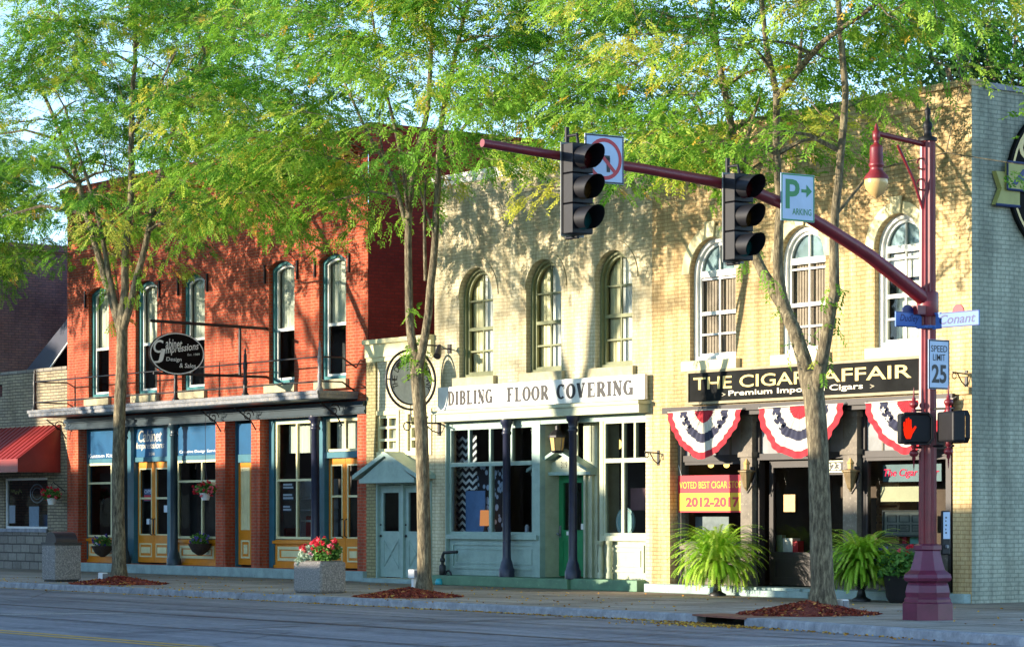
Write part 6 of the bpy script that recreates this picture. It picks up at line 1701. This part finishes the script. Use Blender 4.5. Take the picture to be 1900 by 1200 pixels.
# tree one (farthest)
x1 = X(221, TY)
t1 = make_tree('honey_locust_tree', 'honey locust forking low in front of the red brick building', x1, TY,
    ([(x1, TY, -.05), (x1, TY, .12), (x1-.0, TY, .45)] + path([(219, 960, 0), (219, 860, 0), (222, 760, 0), (226, 680, 0), (227, 600, 0), (224, 565, .02)], TY), [.33, .27, .21, .19, .18, .175, .17, .16, .10]),
    [(path([(225, 620, 0), (205, 545, .05), (180, 470, .1), (160, 395, .2), (140, 320, .4), (100, 220, .8), (60, 120, 1.2)], TY), .12, .04),
     (path([(226, 610, 0), (208, 540, -.1), (196, 480, -.2), (187, 415, -.3), (171, 360, -.5), (150, 300, -.7), (120, 200, -1.0)], TY), .10, .03),
     (path([(228, 600, 0), (230, 536, .1), (232, 473, .1), (239, 408, .1), (245, 340, .1), (243, 250, .2), (250, 120, .1), (255, -40, 0)], TY), .13, .04),
     (path([(229, 610, 0), (247, 538, .1), (265, 484, .1), (275, 430, .2), (286, 371, .2), (305, 290, .4), (335, 200, .6), (380, 100, .9)], TY), .12, .035),
     (path([(275, 430, .2), (300, 380, .3), (360, 310, .6), (450, 250, 1.0), (520, 200, 1.4)], TY), .05, .02),
     (path([(239, 420, .1), (200, 380, -.4), (180, 360, -.7)], TY), .03, .01),
     (path([(243, 250, .2), (280, 190, -.5), (330, 90, -1.2)], TY), .05, .02)],
    (x1+.6, TY+.2, 10.6), (7.0, 4.6, 3.9), 330, 11, 7.45, 42, rs_=.76, skirt=44)
x2 = X(787, TY)
t2 = make_tree('honey_locust_tree', 'honey locust with narrow double trunk in front of the cream annex', x2, TY,
    ([(x2, TY, -.05), (x2, TY, .1), (x2, TY, .35)] + path([(787, 1010, 0), (785, 900, 0), (782, 800, 0), (776, 720, 0), (772, 670, 0), (770, 650, 0)], TY), [.28, .23, .17, .16, .155, .155, .16, .15, .10]),
    [(path([(772, 680, 0), (762, 620, 0), (757, 540, .05), (756, 440, .05), (762, 350, .05), (775, 270, .1), (795, 220, .1), (800, 100, .2), (805, -20, .3)], TY), .115, .035),
     (path([(776, 690, 0), (790, 620, 0), (800, 540, -.05), (808, 440, -.1), (812, 350, -.1), (815, 280, -.1), (822, 200, -.2), (850, 80, -.4), (880, -40, -.6)], TY), .11, .035),
     (path([(756, 430, .05), (740, 360, .2), (715, 300, .4), (690, 265, .5), (660, 200, .8), (620, 110, 1.1)], TY), .06, .02),
     (path([(758, 400, .05), (752, 330, -.3), (735, 240, -.6), (705, 130, -1.0), (690, 20, -1.3)], TY), .055, .02),
     (path([(814, 300, -.1), (850, 250, .3), (905, 175, .8), (990, 120, 1.2)], TY), .05, .018),
     (path([(808, 440, -.1), (788, 390, -.3), (775, 330, -.5)], TY), .045, .015),
     (path([(790, 520, -.05), (786, 420, -.3), (790, 330, -.4)], TY), .05, .02)],
    (x2+.2, TY+.1, 10.0), (6.4, 4.6, 3.6), 320, 23, 7.55, 42, rs_=.8, skirt=42)
x3 = X(1526, TY)
t3 = make_tree('honey_locust_tree', 'honey locust with leaning forked limbs in front of the cigar shop', x3, TY,
    ([(x3, TY, -.05), (x3, TY, .15), (x3, TY, .4)] + path([(1524, 1030, 0), (1521, 930, 0), (1518, 830, 0), (1513, 760, 0), (1508, 715, 0), (1505, 690, 0)], TY), [.34, .27, .21, .20, .19, .185, .19, .19, .12]),
    [(path([(1506, 735, 0), (1495, 670, 0), (1475, 610, .0), (1455, 570, .05), (1430, 530, .15), (1405, 490, .25), (1385, 440, .35), (1375, 330, .45), (1350, 200, .6), (1330, 90, .8), (1318, -40, 1.0)], TY), .15, .04),
     (path([(1460, 580, .05), (1444, 530, 0), (1441, 490, -.05), (1449, 430, -.1), (1442, 330, -.2), (1440, 240, -.2), (1445, 170, -.2), (1420, 90, -.3), (1410, -40, -.4)], TY), .11, .04),
     (path([(1512, 740, 0), (1525, 670, -.0), (1533, 620, 0), (1545, 560, -.05), (1549, 520, -.05), (1545, 480, -.05), (1549, 400, -.05), (1560, 280, -.05), (1573, 170, -.1), (1560, 60, -.1), (1550, -40, -.1)], TY), .13, .045),
     (path([(1443, 180, -.2), (1480, 130, -.3), (1530, 70, -.4), (1600, 30, -.5), (1660, -20, -.6)], TY), .07, .03),
     (path([(1385, 440, .35), (1340, 350, .9), (1322, 290, 1.1), (1305, 220, 1.3), (1290, 180, 1.4), (1250, 165, 1.6)], TY), .06, .02),
     (path([(1375, 330, .45), (1385, 250, .2), (1410, 180, 0)], TY), .05, .02),
     (path([(1549, 400, -.05), (1600, 340, .6), (1640, 290, .9)], TY), .04, .015)],
    (x3+.1, TY+.1, 9.8), (6.0, 4.6, 3.4), 330, 37, 6.85, 40, rs_=.87, skirt=30)
# neighbours of the same row, standing just out of the picture: a tree further along whose crown reaches in
def copy_tree(o, loc, rz, label=None, scale=1.0, group=None):
    c = o.copy(); COL.objects.link(c); c.location = loc; c.rotation_euler = (0, 0, rz); c.scale = (scale,)*3
    if label: c['label'] = label
    for ch in o.children:
        k = ch.copy(); COL.objects.link(k); k.parent = c
    return c
copy_tree(t2, (-65.6, TY, 0), R(150), 'honey locust whose crown hangs over the stone fronted shop', 1.0)
# darker trees behind the corner building
def far_tree(x, y, h, r, seed, label):
    rg = np.random.default_rng(seed); t = thing_local('dark_leafed_tree', label, 'tree', (x, y, 0), 0, 'dark trees rising behind the roofs')
    m = MB(); m.smooth = True; m.tube([(0, 0, 0), (.1, 0, h*.35), (0, .1, h*.6)], [.35, .26, .14], 10)
    C = []
    for i in range(60):
        c = np.array([0, 0, h*.68])+unit(rg.normal(size=3))*np.array([r, r, h*.36])*rg.uniform(.4, 1); C.append(c)
        m.tube([(0, .05, h*rg.uniform(.3, .55)), Vector(c*np.array([.5, .5, 1]) - np.array([0, 0, .4])), Vector(c)], [.07, .04, .012], 4, False)
    m.build('trunk', M_bark, t, False, normals=False)
    n = 330; V = np.concatenate([leaf_quads(c+rg.normal(size=(n, 3))*np.array([.62, .62, .42]), .17, rg, .7, .7) for c in C])
    quads_mesh('crown', V, np.clip(np.repeat(rg.random(60), n)*.6+rg.random(60*n)*.4, 0, 1), LM_far, t)
x, _ = P(1905, 100, 14); far_tree(x, 13, 14.5, 3.6, 3, 'dark leafed tree rising behind the teal side wall')
x, _ = P(20, 100, 26); far_tree(X(-30, 18), 18, 14, 4, 5, 'dark leafed tree behind the weathered purple-brown building')

# mulch beds and litter
def mulch(x, y, rx, ry, h, seed, label):
    rg = np.random.default_rng(seed); t = thing_local('mulch_bed', label, 'mulch bed', (x, y, 0), 0, 'mulch mounds round the tree trunks')
    m = MB(); m.smooth = True; n, k = 40, 10; vs = [(0, 0, h)]
    wob = [1+.13*math.sin(3*a+seed)+.08*math.sin(7*a) for a in [2*math.pi*i/n for i in range(n)]]
    for j in range(1, k+1):
        s = j/k
        for i in range(n):
            a = 2*math.pi*i/n; zz = h*(1-s)**1.1+.004+(rg.normal()*.012 if j < k else -.006)
            vs.append((rx*s*wob[i]*math.cos(a), ry*s*wob[i]*math.sin(a), zz))
    fs = [(0, 1+i, 1+(i+1) % n) for i in range(n)]
    for j in range(k-1):
        fs += [(1+j*n+i, 1+(j+1)*n+i, 1+(j+1)*n+(i+1) % n, 1+j*n+(i+1) % n) for i in range(n)]
    m.add(vs, fs); m.build('mound', M_mulch, t, False)
    N_ = 1500; a = rg.uniform(0, 2*math.pi, N_); s = np.sqrt(rg.uniform(0, 1.15, N_)); c = np.stack([rx*s*np.cos(a), ry*s*np.sin(a), np.maximum(0, h*(1-np.minimum(1, s))**1.1)+.015], 1)
    V = leaf_quads(c, .085, rg, .35, .4); o = quads_mesh('wood_chips', V, rg.random(N_), LM_chip, t); o['kind'] = 'stuff'
LM_chip = leaf_mat("mulch_chip", [(0, '#4a1a14'), (.6, '#8a3526'), (.9, '#b5643f'), (1, '#cfa24e')], 0.0, .9)
mulch(x1+.45, TY-.25, 1.25, .95, .17, 1, 'red bark mulch mound round the farthest honey locust')
mulch(x2, TY-.35, .95, .95, .17, 2, 'red bark mulch mound round the double trunked honey locust')
mulch(x3, TY-.3, 1.0, 1.05, .20, 4, 'red bark mulch mound round the honey locust by the cigar shop')
rg = np.random.default_rng(77)
n = 2600; xs = rg.uniform(-62, -24, n); yk = np.interp(xs, [-60, -45, -31.75, -30.25, -27, -23.5], [-6.95, -6.9, -7.0, -7.35, -7.95, -8.6]); off = np.abs(rg.normal(0, .16, n))+.03
dens = rg.random(n) < np.interp(xs, [-62, -45, -38, -31, -28, -24], [.12, .2, .5, 1, .35, .2]); xs, yk, off = xs[dens], yk[dens], off[dens]
c1_ = np.stack([xs, yk-off, np.full(len(xs), -.118)], 1)
n = 900; xs = rg.uniform(-60, -24, n); ys = rg.uniform(-6.7, -1, n); c2_ = np.stack([xs, ys, np.full(n, .01)], 1)
n = 420; c3_ = np.stack([rg.normal(-30.8, .7, n), -7.5-np.abs(rg.normal(0, .28, n)), np.full(n, -.115)], 1)
n = 700; c4_ = np.stack([rg.uniform(-60, -38, n), -6.6+np.abs(rg.normal(0, .2, n))*-0.3+rg.normal(0, .9, n)*.5, np.full(n, .01)], 1)
V = leaf_quads(np.concatenate([c1_, c2_[:500], c3_, c4_[:200]]), .05, rg, .12, .6)
LM_litter = leaf_mat("fallen_leaf", [(0, '#6d4a2a'), (.5, '#b5802f'), (1, '#d8b04a')], 0.0, .9)
o = quads_mesh('fallen_leaves', V, rg.random(len(V)), LM_litter); o['kind'] = 'stuff'
# ================================================================== ACROSS THE STREET (unseen; the blocks are added and shaped for the shade they cast)
def shade_block(name, label, x0, x1, y0, y1, h, mat_):
    t = thing(name, label, 'building', ((x0+x1)/2, y0, 0))
    m = MB(); m.box(x0, x1, y0, y1, 0, h); m.build('walls', mat_, t)
    m = MB(); m.box(x0-.1, x1+.1, y0-.1, y1+.1, h, h+.25); m.build('parapet', M_kerb, t)
    x = x0+1.2
    while x < x1-2:
        m = MB(); m.box(x, x+2.4, y1, y1+.03, .9, 2.7); m.build('window', paint("far_window", '#2a2f36', .2, .2), t); x += 4.2

M_far1 = paint("dull_brick_front", '#5a4238', .9, .3, 1); M_far2 = paint("dull_stucco_front", '#75695a', .9, .2, 1)
shade_block('brick_shade_block', 'unseen brick block added across the street, farther west, to shade the shop fronts', -91.8, -62.6, -44, -38, 8.0, M_far1)  # added: height and end set to shade the red shop front
shade_block('stucco_shade_block', 'unseen stucco block added across the street behind the viewer to shade the corner', -54.4, -38, -50, -38, 6.9, M_far2)  # added: keeps sun off the low part of the corner
shade_block('low_shade_block', 'lowest of the added shade blocks across the street, between two taller ones', -62.5, -54.5, -43, -38, 4.95, M_far2)  # added in the gap to keep sun off kerb and planter
shade_block('tall_shade_block', 'tall brick block across the street at its far end', -170, -92, -52, -38, 13.5, M_far1)  # added as a dark mass for the panes to reflect
# thin-leafed street trees on the far kerb: their limbs and twigs throw the long shadows on the upper walls
ta = make_tree('thin_street_tree', 'tall thin leafed street tree across the road opposite the floor covering shop', 0, 0,
    ([(0, 0, -.05), (0, 0, .15), (0, 0, .6), (.05, 0, 3), (0, 0, 6), (0, 0, 7.6), (0, 0, 8.0)], [.5, .42, .36, .32, .30, .30, .2]),
    [([(-.1, 0, 7.7), (-.7, .1, 9.2), (-1.3, .2, 11), (-2.2, .3, 13), (-3.4, .5, 16)], .2, .05), ([(.1, 0, 7.7), (.5, 0, 9.2), (.7, 0, 11), (.9, .2, 14), (1.3, .3, 17)], .21, .06),
     ([(.5, 0, 9.2), (1.5, .2, 10.6), (2.8, .3, 12.2), (4, .4, 14)], .12, .03), ([(-1.0, .1, 10), (-2.6, .4, 11.2), (-4.2, .6, 12.6)], .10, .03), ([(.7, 0, 10.6), (.1, -.3, 12), (-.4, -.5, 14)], .1, .03), ([(-.8, .1, 9.4), (-2.2, -.3, 10.2), (-3.6, -.5, 11)], .07, .02)],
    (0, 0, 13.2), (6.5, 3.5, 4.2), 64, 91, 9.6, 32, False, 'street trees across the road', skirt=18)
ta.location = (-57.0, -29.2, 0)
copy_tree(ta, (-66.0, -29.2, 0), R(170), 'tall thin leafed street tree across the road opposite the brick pier', .95)
copy_tree(ta, (-75.5, -29.2, 0), R(20), 'thin leafed street tree across the road opposite the oval hanging sign', .82)
